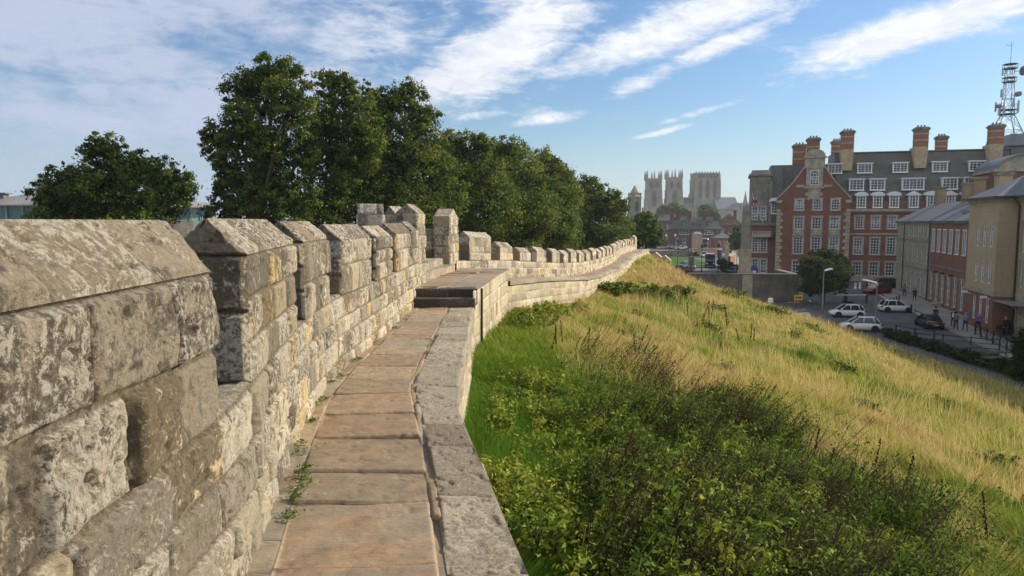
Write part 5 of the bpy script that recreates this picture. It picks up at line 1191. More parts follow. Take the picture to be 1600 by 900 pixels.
# mugwort and nettle thicket
def thicket(name, label, n, region, hlo, hhi, seed, lean=(.35, -.05), m=None, topdark=.5, leaf=.075, green=None, per=30):
    g = np.random.RandomState(seed); xs = [p[0] for p in region]; ys = [p[1] for p in region]
    x = g.uniform(min(xs) - .4, max(xs) + .4, n * 3); y = g.uniform(min(ys) - .4, max(ys) + .4, n * 3)
    ok = inpoly(x + g.normal(0, .22, n * 3), y + g.normal(0, .3, n * 3), region) & (x > xr(y) + .15) & (fbm(x * 1.1, y * 1.1, seed + 2, 3) > g.uniform(.34, .56, n * 3))
    x, y = x[ok][:n], y[ok][:n]; n = len(x); z = bank(x, y)
    cl = fbm(x * .8, y * .8, seed + 3, 3); h = (hlo + (hhi - hlo) * sstep(cl, .3, .68)) * g.uniform(.7, 1.15, n)
    lx = lean[0] * h + g.normal(0, .14, n); ly = lean[1] * h + g.normal(0, .14, n)
    isd = g.rand(n) < topdark * sstep(cl + .25 * sstep(x, 1.5, 4), .38, .62)
    base = np.clip(.55 * fbm(x * 1.7, y * 1.7, seed + 5, 3) + g.normal(.12, .12, n) + (0 if green is None else green(x, y)), 0, .85)
    k = np.repeat(np.arange(n), per); t = g.uniform(.12, 1., len(k)) ** .8
    br = g.normal(size=(len(k), 2)) * ((.115 - .085 * t) * (.6 + h[k]))[:, None]
    P = np.stack([x[k] + lx[k] * t ** 1.6 + br[:, 0], y[k] + ly[k] * t ** 1.6 + br[:, 1], z[k] + h[k] * t + g.normal(0, .015, len(k))], 1)
    N = np.stack([br[:, 0] * 6, br[:, 1] * 6, np.full(len(k), .7)], 1) + g.normal(0, .5, (len(k), 3))
    dk = isd[k] & (t > .45)
    tone = np.where(dk, g.uniform(.93, 1., len(k)), base[k] + g.normal(0, .08, len(k)) + .12 * (t - .5)); tone = np.clip(tone, 0, 1); tone = np.where(~dk, np.minimum(tone, .86), tone)
    S = np.where(dk, .5, 1.) * leaf * np.exp(g.normal(0, .33, len(k))) * np.exp(g.normal(0, .24, n))[k] * (1.15 - .45 * t); S = np.minimum(S, leaf * 1.6)
    V = leafquads(P, N, S, g, .55); C = np.repeat(np.stack([tone, g.uniform(.2, .95, len(k)), 0 * tone], 1), 4, 0); q = np.arange(len(V)).reshape(-1, 4)
    # stems
    w = .004; tt = np.array([0, .5, 1.]); sv = []
    for q_ in tt:
        for s_ in (-1, 1): sv.append(np.stack([x + lx * q_ ** 1.6 + s_ * w, y + ly * q_ ** 1.6, z + h * q_ * .99], 1))
    SV = np.stack(sv, 1).reshape(-1, 3); b = np.arange(n) * 6 + len(V)
    q = np.concatenate([q, np.stack([b, b + 1, b + 3, b + 2], 1), np.stack([b + 2, b + 3, b + 5, b + 4], 1)])
    SC = np.repeat(np.stack([np.where(isd, .96, .6), np.full(n, .4), np.zeros(n)], 1), 6, 0)
    me = fast_mesh(name, np.concatenate([V, SV]), q, None, np.concatenate([C, SC])); me.materials.append(m or M_weed)
    return tag(link(name, me), label, kind='stuff')
thicket('weeds', 'dense thicket of dark seeding mugwort and nettles low on the bank beside the walkway', 5600, WEED, .26, .72, 21, topdark=.68, per=64, leaf=.054)
thicket('weeds', 'low yellow green nettles and creeping leaves near the foot of the retaining wall', 1500, [(.05, 3.8), (-.3, 6.5), (-.35, 8.5), (.2, 11.5), (1.0, 10.6), (.4, 8.2), (.9, 5.0), (1.5, 3.6)], .12, .34, 31, lean=(.1, 0), topdark=.05, leaf=.07, green=lambda x, y: .13, per=26)
thicket('weeds', 'spreading weeds with brown tops thinning out into the pale grass', 420, [(3.2, 13.0), (4.2, 12.4), (5.6, 9.8), (5.9, 8.2), (5.2, 6.8), (4.4, 6.6), (4.5, 8.0), (3.7, 11)], .2, .62, 41, topdark=.55, per=40, leaf=.055)
thicket('weeds', 'tall dark mugwort plumes leaning to the right along the upper edge of the thicket', 420, [(.9, 12.0), (1.3, 13.2), (2.2, 14.0), (3.2, 13.2), (4.1, 11.6), (4.6, 9.4), (4.9, 7.6), (4.2, 8.0), (3.4, 11.0), (2.2, 12.4)], .5, .92, 51, lean=(.55, -.15), topdark=3., per=70, leaf=.05)
# bramble and ivy clumps along the wall foot and the crest
def bush(name, label, x, y, rx, ry, rz, n, size, seed, m, group=None, tone=0.):
    o = empty(name, (x, y, float(bank(np.array(x), np.array(y)))), 0, label, 'bush', group)
    rr = random.Random(seed); bl = [(rr.uniform(-.6, .6) * rx, rr.uniform(-.6, .6) * ry, rr.uniform(.25, .6) * rz, rx * .6, ry * .6, rz * .6) for _ in range(5)]
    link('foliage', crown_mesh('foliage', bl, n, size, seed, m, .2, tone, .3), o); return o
thicket('weeds', 'bright green nettles hugging the foot of the retaining wall before its bend', 420, [(-.35, 17.0), (.2, 16.8), (1.0, 20.0), (2.2, 23.2), (1.6, 23.8), (.3, 20.6)], .2, .48, 53, lean=(.1, 0), topdark=.0, leaf=.11, green=lambda x, y: .15, per=34)
for i, (x, y, rx, rz, s) in enumerate([(4.4, 31.6, 1.0, .8, 61), (5.7, 33.2, 1.1, .9, 62), (7.4, 35.2, 1.2, .8, 63), (8.9, 38.5, 1.0, .7, 64)]):
    bush('bramble_bush', ['dark bramble bush nearest the curving retaining wall', 'second dark bramble bush from the retaining wall', 'dark bramble bush in the middle of the bank top', 'outermost dark bramble bush of the bank top'][i], x, y, rx * .9, rx * 1.1, rz * .62, 1500, .11, s, M_lime, 'bramble bushes on the bank top', .15)
for i, (x, y, rx, rz, s) in enumerate([(15.4, 50., 1.5, .9, 71), (16.6, 45.5, 1.5, .8, 72), (17.6, 41.6, 1.4, .7, 73)]):
    bush('crest_bush', ['dark scrubby bush on the bank crest below the obelisk', 'dark scrubby bush on the bank crest by the yellow sign', 'dark scrubby bush on the bank crest below the first white car'][i], x, y, rx * .8, 2.0, rz * .5, 1500, .13, s, M_lime, 'scrub on the bank crest', .15)
for i, (x, y, r_) in enumerate([(8.6, 17.2, .4), (5.3, 17.8, .35), (3.4, 20.5, .4), (6.6, 22.5, .45), (11.5, 24.5, .5), (9.6, 13.8, .35), (12.6, 31.5, .6), (7.4, 27.0, .5), (10.8, 36.5, .6), (4.6, 26.0, .45), (13.4, 21.5, .45), (8.0, 10.4, .3)]):
    o = bush('leafy_weed', 'dark leafy weed clump scattered in the pale grass of the open bank', x, y, r_, r_ * 1.2, r_ * .75, 700, .075, 81 + i, M_weed, 'leafy weed clumps on the open bank', -.1 + .1 * (i % 4))
# hedge at the toe of the bank
o = empty('low_hedge', (32.6, 60, -10), 0, 'long low dark hedge along the toe of the bank beside the car park', 'hedge')
bl = [(random.Random(i).uniform(-.15, .15) - (0 if i < 14 else 0), -20 + i * 1.3, .4, .45, .9, .3 + .1 * (i % 3)) for i in range(17)]
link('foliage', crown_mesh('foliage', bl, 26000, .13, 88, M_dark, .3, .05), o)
# dead dock stalks
def stalk_mesh(seed, h):
    g = random.Random(seed); mb = MB(); q = [(0, 0, 0), (.02, .01, h * .5), (.07, .02, h)]
    mb.tube(q, [.005, .004, .002], 4)
    for i in range(60):
        t = g.uniform(.35, 1); r = .024 * (1.15 - t * .7); a = g.uniform(0, 6.28); c = Vector((.02 + .05 * (t - .4), .015, h * t)) + Vector((math.cos(a) * r * g.random(), math.sin(a) * r * g.random(), 0)); s = .009
        mb.add([c + Vector((s, 0, 0)), c + Vector((-s, s, 0)), c + Vector((-s, -s, 0)), c + Vector((0, 0, s * 2.2)), c - Vector((0, 0, s * 1.6))], [(0, 1, 3), (1, 2, 3), (2, 0, 3), (1, 0, 4), (2, 1, 4), (0, 2, 4)])
    me = mb.mesh('dock_stalk'); me.materials.append(M_stalk); return me
M_stalk = plain('dead_seed_heads', (.035, .024, .016), .9, .1, 0, .5, 20); M_rust = plain('rusty_seed_heads', (.12, .04, .02), .9, .1, 0, .4, 20)
SM = [stalk_mesh(i, h) for i, h in enumerate((.85, .7, 1.0))]
g = random.Random(3)
for i, (x, y) in enumerate([(.80, 14.7), (.95, 15.1), (1.15, 15.3), (1.3, 15.0), (1.45, 15.5), (1.6, 14.8), (2.9, 16.2), (3.05, 16.6), (2.75, 15.8), (4.4, 9.6), (4.55, 9.2), (4.85, 9.3), (4.8, 8.5), (5.0, 8.8), (4.2, 10.5), (4.35, 10.0), (5.6, 8.0), (5.3, 8.5), (6.1, 7.6), (3.6, 12.2), (3.9, 11.7), (3.2, 13.2)]):
    o = link('dock_stalk', SM[i % 3]); o.location = (x, y, float(bank(np.array(x), np.array(y)))); o.rotation_euler = (g.uniform(-.3, .3), g.uniform(-.15, .6), g.uniform(0, 1.2)); o.scale = (1, 1, g.uniform(.5, 1.0))
    tag(o, 'thin dark dead dock stalk with a knobbly seed head standing out of the weeds', 'plant', 'dead dock stalks among the weeds')
rm = [m_.copy() for m_ in SM]
for m_ in rm: m_.materials[0] = M_rust
for i, (x, y) in enumerate([(9.0, 26.6), (9.1, 26.4), (7.7, 28.6), (7.9, 28.2), (8.7, 28.4), (8.9, 28.6), (6.9, 27.5), (8.2, 25.2), (8.4, 29.8), (7.1, 30.0)]):
    o = link('dock_stalk', rm[i % 3]); o.location = (x, y, float(bank(np.array(x), np.array(y)))); o.rotation_euler = (g.uniform(-.15, .15), g.uniform(-.2, .2), g.uniform(0, 6.3))
    o.scale = (1.6, 1.6, 1.05); tag(o, 'rust brown dock stalk standing in the pale grass of the upper bank', 'plant', 'rust brown dock stalks')
# tufts in the paving joints
def tuft(seed, r):
    gg = np.random.RandomState(seed); n = 70; P = gg.normal(size=(n, 3)) * np.array([r, r * 1.5, r * .35]); P[:, 2] = np.abs(P[:, 2]) + .008
    V = leafquads(P, np.array([[0, 0, 1.]]) + gg.normal(0, .5, (n, 3)), gg.uniform(.012, .03, n), gg, .7)
    me = fast_mesh('joint_weed', V, np.arange(len(V)).reshape(-1, 4), None, np.repeat(np.stack([gg.uniform(.2, .9, n), gg.uniform(.2, .9, n), np.zeros(n)], 1), 4, 0)); me.materials.append(M_green); return me
TF = [tuft(i, r) for i, r in enumerate((.028, .02, .04))]
for i, y in enumerate([3.75, 4.0, 4.15, 4.35, 4.5, 4.85, 5.0, 5.6, 6.1, 6.3, 7.0, 7.25, 8.1, 8.2, 9.3, 10.6]):
    x = float(xl(np.array(y))) + (.155 if y < 4.7 else .03 + .05 * (i % 2)); o = link('joint_weed', TF[i % 3]); o.location = (x, y, -1.605); o.rotation_euler = (0, 0, i * 1.3)
    tag(o, 'tiny green weed growing in the joint of the walkway along the parapet foot', 'plant', 'weeds in the paving joints')
o = link('joint_weed', tuft(9, .11)); o.location = (-1.42, 18.42, -1.27); tag(o, 'larger green weed tuft beside the stone step at the foot of the tall pier', 'plant')
# ------------------------------------------------------------------ vehicles (local x forward, z up)
_CAR = {}
def loft(mb, secs):
    n = len(secs[0]); v = [p for s in secs for p in s]
    f = [(k * n + i, k * n + (i + 1) % n, (k + 1) * n + (i + 1) % n, (k + 1) * n + i) for k in range(len(secs) - 1) for i in range(n)]
    mb.add(v, f + [tuple(range(n)), tuple(range(len(v) - 1, len(v) - n - 1, -1))])
def car_meshes(kind):
    if kind in _CAR: return _CAR[kind]
    L, Wd, Hh = dict(hatch=(4.0, 1.74, 1.5), suv=(4.3, 1.8, 1.6), saloon=(4.6, 1.78, 1.45))[kind]
    h = L / 2; w = Wd / 2; bl = Hh * .60
    hood = bl * .93; tail = bl if kind != 'saloon' else bl * .98
    prof = [(-h, .42, bl * .80, .80), (-h + .08, .28, tail * .97, .90), (-h + .5, .22, tail, .97), (-.4, .2, bl, 1.), (h * .35, .2, bl * .99, 1.), (h - .75, .21, hood, .97), (h - .28, .24, hood * .90, .90), (h - .03, .33, hood * .72, .78), (h, .4, hood * .6, .70)]
    b = MB(); loft(b, [[(x, -w * q * .96, z0), (x, -w * q, z0 + (z1 - z0) * .45), (x, -w * q * .98, z0 + (z1 - z0) * .82), (x, -w * q * .88, z1), (x, w * q * .88, z1), (x, w * q * .98, z0 + (z1 - z0) * .82), (x, w * q, z0 + (z1 - z0) * .45), (x, w * q * .96, z0)] for x, z0, z1, q in prof])
    rear = -h + (.18 if kind != 'saloon' else .75); rr = rear + (.42 if kind != 'saloon' else .75); fr = h * .12; fs = h * .56
    # roof skin and pillars
    rw = w * .74
    b.add([(rr, -rw, Hh - .03), (fr, -rw, Hh - .02), (fr, rw, Hh - .02), (rr, rw, Hh - .03), (rr + .15, -rw * .8, Hh + .012), (fr - .15, -rw * .8, Hh + .012), (fr - .15, rw * .8, Hh + .012), (rr + .15, rw * .8, Hh + .012)], [(0, 1, 5, 4), (1, 2, 6, 5), (2, 3, 7, 6), (3, 0, 4, 7), (4, 5, 6, 7), (3, 2, 1, 0)])
    for s in (-1, 1):
        for (xb, xt) in ((fs, fr), (rear, rr), (-.15, -.2), (rear + .55, rr + .35)): b.tube([(xb, s * w * .90, bl - .03), (xt, s * rw, Hh - .02)], .045, 4)
    bm = b.mesh('body', True)
    g = MB(); g.add([(rear + .03, -w * .875, bl - .02), (fs - .03, -w * .875, bl - .04), (fs - .03, w * .875, bl - .04), (rear + .03, w * .875, bl - .02), (rr, -rw * .98, Hh - .035), (fr, -rw * .98, Hh - .03), (fr, rw * .98, Hh - .03), (rr, rw * .98, Hh - .035)], [(0, 1, 5, 4), (1, 2, 6, 5), (2, 3, 7, 6), (3, 0, 4, 7), (4, 5, 6, 7)])
    gm = g.mesh('window'); gm.materials.append(M_carglass)
    ty = MB(); RX = Matrix.Rotation(R(90), 4, 'X'); r = .32
    ty.rings([(r * .62, -.1), (r * .9, -.11), (r, -.07), (r, .07), (r * .9, .11), (r * .62, .1)], 18, M=RX); tm = ty.mesh('tyre', True); tm.materials.append(M_rubber)
    ri = MB(); ri.rings([(r * .6, -.105), (r * .5, -.085), (.05, -.1), (.05, .1), (r * .5, .085), (r * .6, .105)], 14, M=RX); rm_ = ri.mesh('rim'); rm_.materials.append(M_rim)
    ar = MB()
    for x in (h - .78, -h + .75):
        for s in (-1, 1): ar.rings([(.385, -.02), (.385, .02)], 16, M=Matrix.Translation((x, s * (w * .985), .34)) @ RX)
    ar.box(-h + .3, h - .3, -w * .93, w * .93, .17, .26); am = ar.mesh('wheel_arch'); am.materials.append(M_rubber)
    hl = MB(); hl.add([(h - .16, .38 * w, hood * .70), (h - .36, .86 * w, hood * .74), (h - .50, .87 * w, hood * .87), (h - .26, .45 * w, hood * .86), (h - .05, .36 * w, hood * .66), (h - .22, .93 * w, hood * .70), (h - .42, .93 * w, hood * .86), (h - .18, .42 * w, hood * .84)], [(4, 5, 6, 7), (0, 1, 5, 4), (1, 2, 6, 5), (2, 3, 7, 6), (3, 0, 4, 7)]); hm = hl.mesh('headlight'); hm.materials.append(M_lampclr)
    tl = MB(); tl.box(-h - .015, -h + .22, w * .60, w * .93, bl * .72, bl * .93); tlm = tl.mesh('tail_light'); tlm.materials.append(M_lampred)
    pl = MB(); pl.box(-h - .03, -h, -.26, .26, bl * .55, bl * .67); pm = pl.mesh('number_plate'); pm.materials.append(M_yellow)
    mi = MB(); mi.box(fs - .32, fs - .16, w * .92, w * 1.12, bl - .02, bl + .13); mm = mi.mesh('mirror')
    _CAR[kind] = (bm, gm, tm, rm_, am, hm, tlm, pm, mm, h, w); return _CAR[kind]
def car(x, y, head, kind, paint, label, group=None, z=-10., simple=False):
    bm, gm, tm, rm_, am, hm, tlm, pm, mm, h, w = car_meshes(kind)
    o = empty('parked_car', (x, y, z), R(head), label, 'car', group)
    def painted(me, name):
        key = (kind, name, paint.name)
        if key not in _CAR: c = me.copy(); c.materials.clear(); c.materials.append(paint); _CAR[key] = c
        return _CAR[key]
    link('body', painted(bm, 'b'), o); link('window', gm, o); link('wheel_arch', am, o)
    for sx in (h - .78, -h + .75):
        for s in (-1, 1): t = link('wheel', tm, o); t.location = (sx, s * (w - .10), .32); link('rim', rm_, t)
    for s in (1, -1):
        for nm, me in (('headlight', hm), ('tail_light', tlm), ('mirror', painted(mm, 'm'))): c = link(nm, me, o); c.scale = (1, s, 1)
    link('number_plate', pm, o)
    if y < 90: o.scale = (.87, .87, .87)
    return o
car(35.3, 74.2, 172, 'hatch', M_whitecar, 'white hatchback in profile beside the first lamp post, its nose to the left')
car(42.6, 78.3, -7, 'hatch', M_whitecar, 'white hatchback parked farther back with its nose to the right, near the terrace')
car(32.0, 64.6, 166, 'hatch', M_whitecar, 'white car half hidden by the bank in front of the second lamp post')
car(39.6, 66.8, 77, 'saloon', M_blackcar, 'black saloon seen from behind beside the pavement and people')
car(50.6, 98, 200, 'hatch', M_redcar, 'dark red car behind the white hatchback that faces right')
car(55.5, 106, 170, 'suv', M_blackcar, 'black car parked in the shade at the hotel corner')
car(32.6, 137, -20, 'suv', M_redcar, 'dark red car at the foot of the bright lawn')
car(42.6, 134, -70, 'saloon', M_bluecar, 'dark blue car parked on the street left of the obelisk')
car(44.2, 141, -70, 'hatch', M_blackcar, 'black car behind the dark blue one on the street')
car(37.2, 150, -76, 'suv', M_greycar, 'silver car standing by the stone urn pier on the street')
for i, (u, y, p, k, hd) in enumerate([(1050.5, 262, M_greycar, 'hatch', 10), (1065, 254, M_whitecar, 'saloon', 15), (1075, 262, M_whitecar, 'hatch', 190), (1084.5, 250, M_bluecar, 'saloon', -60), (1090, 236, M_whitecar, 'hatch', -70), (1101.5, 200, M_whitecar, 'saloon', -104), (1100, 216, M_greycar, 'hatch', -104)]):
    car(W(u, 346, y).x, y, hd, k, p, ['silver car at the far left of the yard before the brick block', 'white saloon in the yard before the brick block', 'white hatchback in the yard beside the white saloon', 'dark blue car near the sandy stone block', 'white car nosing into the street by the stone block', 'white saloon following the dark van up the street', 'silver car between the bus and the white saloon'][i])
# van and bus
def vehicle_box(name, x, y, head, L, Wd, H, m, mroof, label, cat, decks):
    o = empty(name, (x, y, -10), R(head), label, cat); h, w = L / 2, Wd / 2
    b = MB(); loft(b, [[(xx, -w * q, z0), (xx, -w * q, z1 - .15), (xx, -w * q * .9, z1), (xx, w * q * .9, z1), (xx, w * q, z1 - .15), (xx, w * q, z0)] for xx, z0, z1, q in ((-h, .45, H - .05, .97), (-h + .1, .4, H, 1), (h - (.9 if decks == 1 else .35), .4, H, 1), (h - .15, .4, H * .62 if decks == 1 else H * .96, .98), (h, .45, H * .5 if decks == 1 else H * .9, .93))]); b.build('body', m, o)
    t = MB(); t.box(-h + .15, h - (1.0 if decks == 1 else .5), -w * .9, w * .9, H, H + .06); t.build('roof', mroof, o)
    for d in range(decks):
        z = H * (.5 if decks == 1 else (.33 + .40 * d)); hh = H * (.3 if decks == 1 else .2)
        g_ = MB()
        if decks == 1: g_.add([(h - .08, -w * .88, z + .12), (h - .08, w * .88, z + .12), (h - .80, w * .85, z + hh + .35), (h - .80, -w * .85, z + hh + .35)], [(0, 1, 2, 3)])
        else: g_.box(h - .12, h + .03, -w * .9, w * .9, z - .1, z + hh + .1)
        g_.build('windscreen', M_carglass, o)
        if decks > 1: g_ = MB(); g_.box(-h + .4, h - .6, -w - .02, w + .02, z, z + hh); g_.build('side_window', M_carglass, o)
        else: g_ = MB(); g_.box(h - 1.6, h - .95, -w - .02, w + .02, z + .1, z + hh + .3); g_.build('side_window', M_carglass, o)
    for sx in (h - 1.0, -h + 1.2):
        for s in (-1, 1): q = MB(); q.rings([(.4, -.13), (.42, 0), (.4, .13)], 14, M=Matrix.Translation((sx, s * (w - .1), .42)) @ Matrix.Rotation(R(90), 4, 'X')); q.build('wheel', M_rubber, o)
    for s in (-1, 1): q = MB(); q.box(h - .05, h + .04, s * w * .72 - .18, s * w * .72 + .18, .85, 1.1); q.build('headlight', M_lampclr, o)
    if decks > 1: q = MB(); q.box(h - .1, h + .05, -w * .6, w * .6, H * .6, H * .67); q.build('destination_panel', M_black, o)
    return o
vehicle_box('delivery_van', W(1111, 346, 156).x, 156, -104, 5.6, 2.05, 2.9, M_blackcar, M_greycar, 'tall dark van with a pale roof driving towards us on the street', 'van', 1)
vehicle_box('city_bus', W(1100.5, 346, 246).x, 246, -103, 10, 2.5, 4.2, M_greycar, M_greycar, 'pale double decker bus at the far end of the street', 'bus', 2)

# ------------------------------------------------------------------ people
def person(x, y, head, shirt, trousers, hair, label, stride=.18, arm=.1, H=1.72):
    s = H / 1.75; J = []; E = []; RAD = []
    def j(p, r, par=None):
        J.append((p[0] * s, p[1] * s, p[2] * s)); RAD.append((r[0] * s, r[1] * s))
        if par is not None: E.append((par, len(J) - 1))
        return len(J) - 1
    pel = j((0, 0, .95), (.15, .11)); bel = j((0, .01, 1.10), (.14, .10), pel); che = j((.0, .0, 1.32), (.165, .11), bel); nk = j((0, 0, 1.48), (.06, .06), che); hd = j((.02, 0, 1.60), (.085, .075), nk); tp = j((.015, 0, 1.71), (.075, .065), hd); j((.11, 0, 1.60), (.018, .018), hd)
    for sg in (-1, 1):
        f = stride * sg
        hp = j((0, sg * .09, .88), (.095, .09), pel); kn = j((f * .75 + .03, sg * .10, .49), (.06, .06), hp); an = j((f * 1.3 - .03, sg * .10, .09), (.042, .042), kn); j((f * 1.3 + .14, sg * .11, .045), (.038, .05), an)
        sh = j((0, sg * .185, 1.41), (.065, .065), che); el = j((-f * .5 - .02, sg * .235, 1.13), (.045, .045), sh); wr = j((-f * .9 + arm, sg * .23, .90), (.032, .032), el); j((-f * .9 + arm + .03, sg * .225, .80), (.028, .04), wr)
    me = bpy.data.meshes.new('person'); me.from_pydata(J, E, []); o = bpy.data.objects.new('person', me); col.objects.link(o)
    md = o.modifiers.new('skin', 'SKIN'); md.use_smooth_shade = True
    for i, (a, b) in enumerate(RAD): me.skin_vertices[0].data[i].radius = (a, b)
    me.skin_vertices[0].data[0].use_root = True
    o.modifiers.new('sub', 'SUBSURF').levels = 1; o.modifiers['sub'].render_levels = 1
    dg = bpy.context.evaluated_depsgraph_get(); nm = bpy.data.meshes.new_from_object(o.evaluated_get(dg)); o.modifiers.clear(); o.data = nm; nm.materials.clear()
    for m_ in (trousers, shirt, M_skin, M_black): nm.materials.append(m_)
    for p in nm.polygons:
        z = p.center.z / s; yy = abs(p.center.y) / s
        p.material_index = 3 if z < .10 else 2 if (z > 1.47 or (z < .88 and yy > .19 and z > .7)) else 1 if (z > .97 or yy > .20) else 0
        p.use_smooth = True
    o.location = (x, y, -9.88); o.rotation_euler = (0, 0, R(head)); tag(o, label, 'person')
    hb = MB(); hb.rings([(.075 * s, 1.60 * s), (.102 * s, 1.64 * s), (.095 * s, 1.72 * s), (.05 * s, 1.765 * s)], 10, (-.012, 0)); link('hair', hb.mesh('hair', True), o, hair); return o
M_skin = plain('skin', (.42, .25, .18), .6, .3, 0, .05, 5)
def cloth(n, c): return plain(n, c, .9, .15, 0, .2, 6)
C_dark, C_blue, C_purple, C_jean, C_grey = cloth('dark_cloth', (.02, .02, .025)), cloth('light_blue_shirt', (.20, .26, .42)), cloth('purple_shirt', (.20, .11, .32)), cloth('jeans', (.03, .04, .07)), cloth('grey_cloth', (.16, .16, .17))
M_hair = plain('dark_hair', (.03, .02, .015), .7, .3); M_hair2 = plain('grey_hair', (.3, .28, .25), .7, .3)
TD = 73
person(41.6, 66.3, TD, C_dark, C_dark, M_hair, 'person in black with a white shoulder bag walking by the red brick wall')
person(41.0, 63.6, TD, C_blue, C_jean, M_hair2, 'person in a light blue shirt and dark trousers walking away on the pavement', .22)
person(40.4, 64.0, TD + 4, C_grey, C_jean, M_hair, 'person in grey close at the left of the one in light blue', .14)
person(41.9, 63.2, TD, C_purple, C_dark, M_hair2, 'person in a purple shirt walking away at the right of the light blue one', .2)
person(42.6, 60.7, -105, C_dark, C_jean, M_hair2, 'person in dark clothes walking near the office corner under the canopy', .2)
person(40.9, 68.0, TD, C_dark, C_jean, M_hair, 'person in dark clothes standing just past the black saloon', .05)
person(49.9, 87.5, -100, C_dark, C_dark, M_hair, 'person in dark clothes by the buff terrace, nearer the red one', .15)
person(51.4, 92.5, 80, C_grey, C_dark, M_hair, 'person in grey by the far part of the buff terrace', .15)
b = MB(); b.box(-.17, .17, -.07, .07, 0, .36, (.04, .02)); b.tube([(-.1, 0, .34), (-.02, 0, .62), (.1, 0, .34)], .012, 4); o = b.build('shoulder_bag', M_white); o.location = (41.42, 66.12, -8.95); o.rotation_euler = (0, 0, R(70)); tag(o, 'white bag hanging from the shoulder of the person in black', 'bag')

# ------------------------------------------------------------------ street furniture
def lamp(x, y, h, head, label, big=1.):
    o = empty('street_lamp', (x, y, -10), R(head), label, 'lamp post')
    p = MB(); p.rings([(.10, 0), (.10, .5), (.06, .55), (.048, h - .1), (.04, h)], 10); p.rings([(.2, 0), (.2, .04)], 10); p.build('pole', M_postgrey, o, True)
    a = MB(); a.tube([(0, 0, h - .05), (.25, 0, h + .12), (.5 * big, 0, h + .2)], .04, 6); a.build('arm', M_postgrey, o)
    d = MB(); M = Matrix.Translation((.15, 0, h + .13)) @ Matrix.Rotation(R(-12), 4, 'Y'); d.box(0, .95 * big, -.16 * big, .16 * big, 0, .13, (.1, .05), M); d.build('lamp_head', M_white, o)
    return o
lamp(33.9, 77, 4.5, 15, 'slender grey lamp post with a flat head at the gate of the car park')
lamp(34.6, 67, 4.05, -165, 'grey lamp post with a broad pale head among the white cars', 1.5)
o = empty('bollard_lamp', (23.9, 66, -5.2), 0, 'small white floodlight on a short post on the bank before the dark wall', 'lamp')
b = MB(); b.tube([(0, 0, -1.5), (0, 0, .55)], .045, 6); b.build('post', M_steel, o); b = MB(); b.box(-.2, .2, -.14, .14, .55, .9, (.05, .03)); b.build('lamp_head', M_white, o)
o.location = (*W(1204, 465, 58).xy, float(bank(W(1204, 465, 58).x, 58.)))
# barrier
o = empty('barrier_gate', (37.8, 86.2, -10), R(3), 'white boom barrier across the car park entrance', 'barrier')
b = MB(); b.box(-.25, .25, -.2, .2, 0, 1.1); b.build('drive_cabinet', M_steel, o); b = MB(); b.box(.25, 5.6, -.05, .05, .98, 1.1); b.build('boom', M_white, o)
b = MB(); b.box(5.55, 5.75, -.1, .1, 0, 1.05); b.build('rest_post', M_black, o); b = MB(); b.box(3.0, 4.2, .4, .9, 0, .2); b.box(3.2, 3.5, .45, .8, .2, 1.3); b.build('ticket_post', M_black, o)
b = MB(); b.rings([(.08, 0), (.08, .85), (.1, .86), (.1, .95), (.03, 1.0)], 8); bm_ = b.mesh('bollard', True); bm_.materials.append(M_black)
for i, (u, y) in enumerate([(1403, 84), (1407, 85.5), (1411, 87.5), (1431, 77)]):
    q = link('bollard', bm_); q.location = (W(u, 346, y).x, y, -10); tag(q, 'short black bollard in the row behind the white hatchback facing right' if i < 3 else 'lone black bollard at the kerb right of the white hatchback', 'bollard', 'black bollards by the barrier' if i < 3 else None)
b = MB(); b.rings([(.22, 0), (.22, .3), (.16, .34), (.16, .8), (.2, .84), (.17, .95), (.05, 1.0)], 8); bm_ = b.mesh('bollard', True); bm_.materials.append(M_white)
for u, y in ((1317.5, 103), (1341.5, 104), (1348.5, 105), (1363, 103.5)):
    q = link('bollard', bm_); q.location = (W(u, 346, y).x, y, -10); tag(q, 'white bollard on the brown forecourt of the hotel', 'bollard', 'white bollards before the hotel')
o = empty('entrance_sign', (*W(1252, 346, 85).xy, -10), R(-8), 'small orange yellow sign board low beside the end of the memorial wall', 'sign')
b = MB(); b.box(-.5, .5, -.03, .03, .55, 1.2); b.build('board', M_yellow, o); b = MB(); b.tube([(-.4, .05, 0), (-.4, .05, 1.1)], .03, 5); b.tube([(.4, .05, 0), (.4, .05, 1.1)], .03, 5); b.build('post', M_steel, o)
b = MB()
for i, (x0, x1) in enumerate([(-.36, -.16), (-.1, .02), (.07, .33)]): b.box(x0, x1, -.036, -.03, .78, .96)
b.build('lettering', M_black, o)
o = empty('hotel_sign', (*W(1181, 346, 104).xy, -10), R(-14), 'tall dark blue sign panel with a white panel at the hotel entrance beside the obelisk', 'sign')
b = MB(); b.box(-.5, .5, -.08, .08, .5, 3.2); b.prism([(-.5, 3.2), (.5, 3.2), (.3, 3.6), (-.3, 3.6)], -.08, .08); b.build('board', M_blue, o); b = MB(); b.box(-.35, .35, -.1, -.082, 1.0, 1.5); b.box(-.22, .22, -.1, -.082, 2.5, 2.8); b.build('white_panel', M_white, o); b = MB(); b.box(-.48, -.36, -.05, .05, 0, .5); b.box(.36, .48, -.05, .05, 0, .5); b.build('post', M_black, o)
o = empty('street_sign_panel', (*W(1125.5, 346, 190).xy, -10), R(-10), 'blue and white sign panel on the footway of the street', 'sign')
b = MB(); b.box(-.55, .55, -.1, .1, .3, 2.4); b.build('board', M_blue, o); b = MB(); b.box(-.55, .55, -.11, .11, 2.402, 2.8); b.build('white_panel', M_white, o)
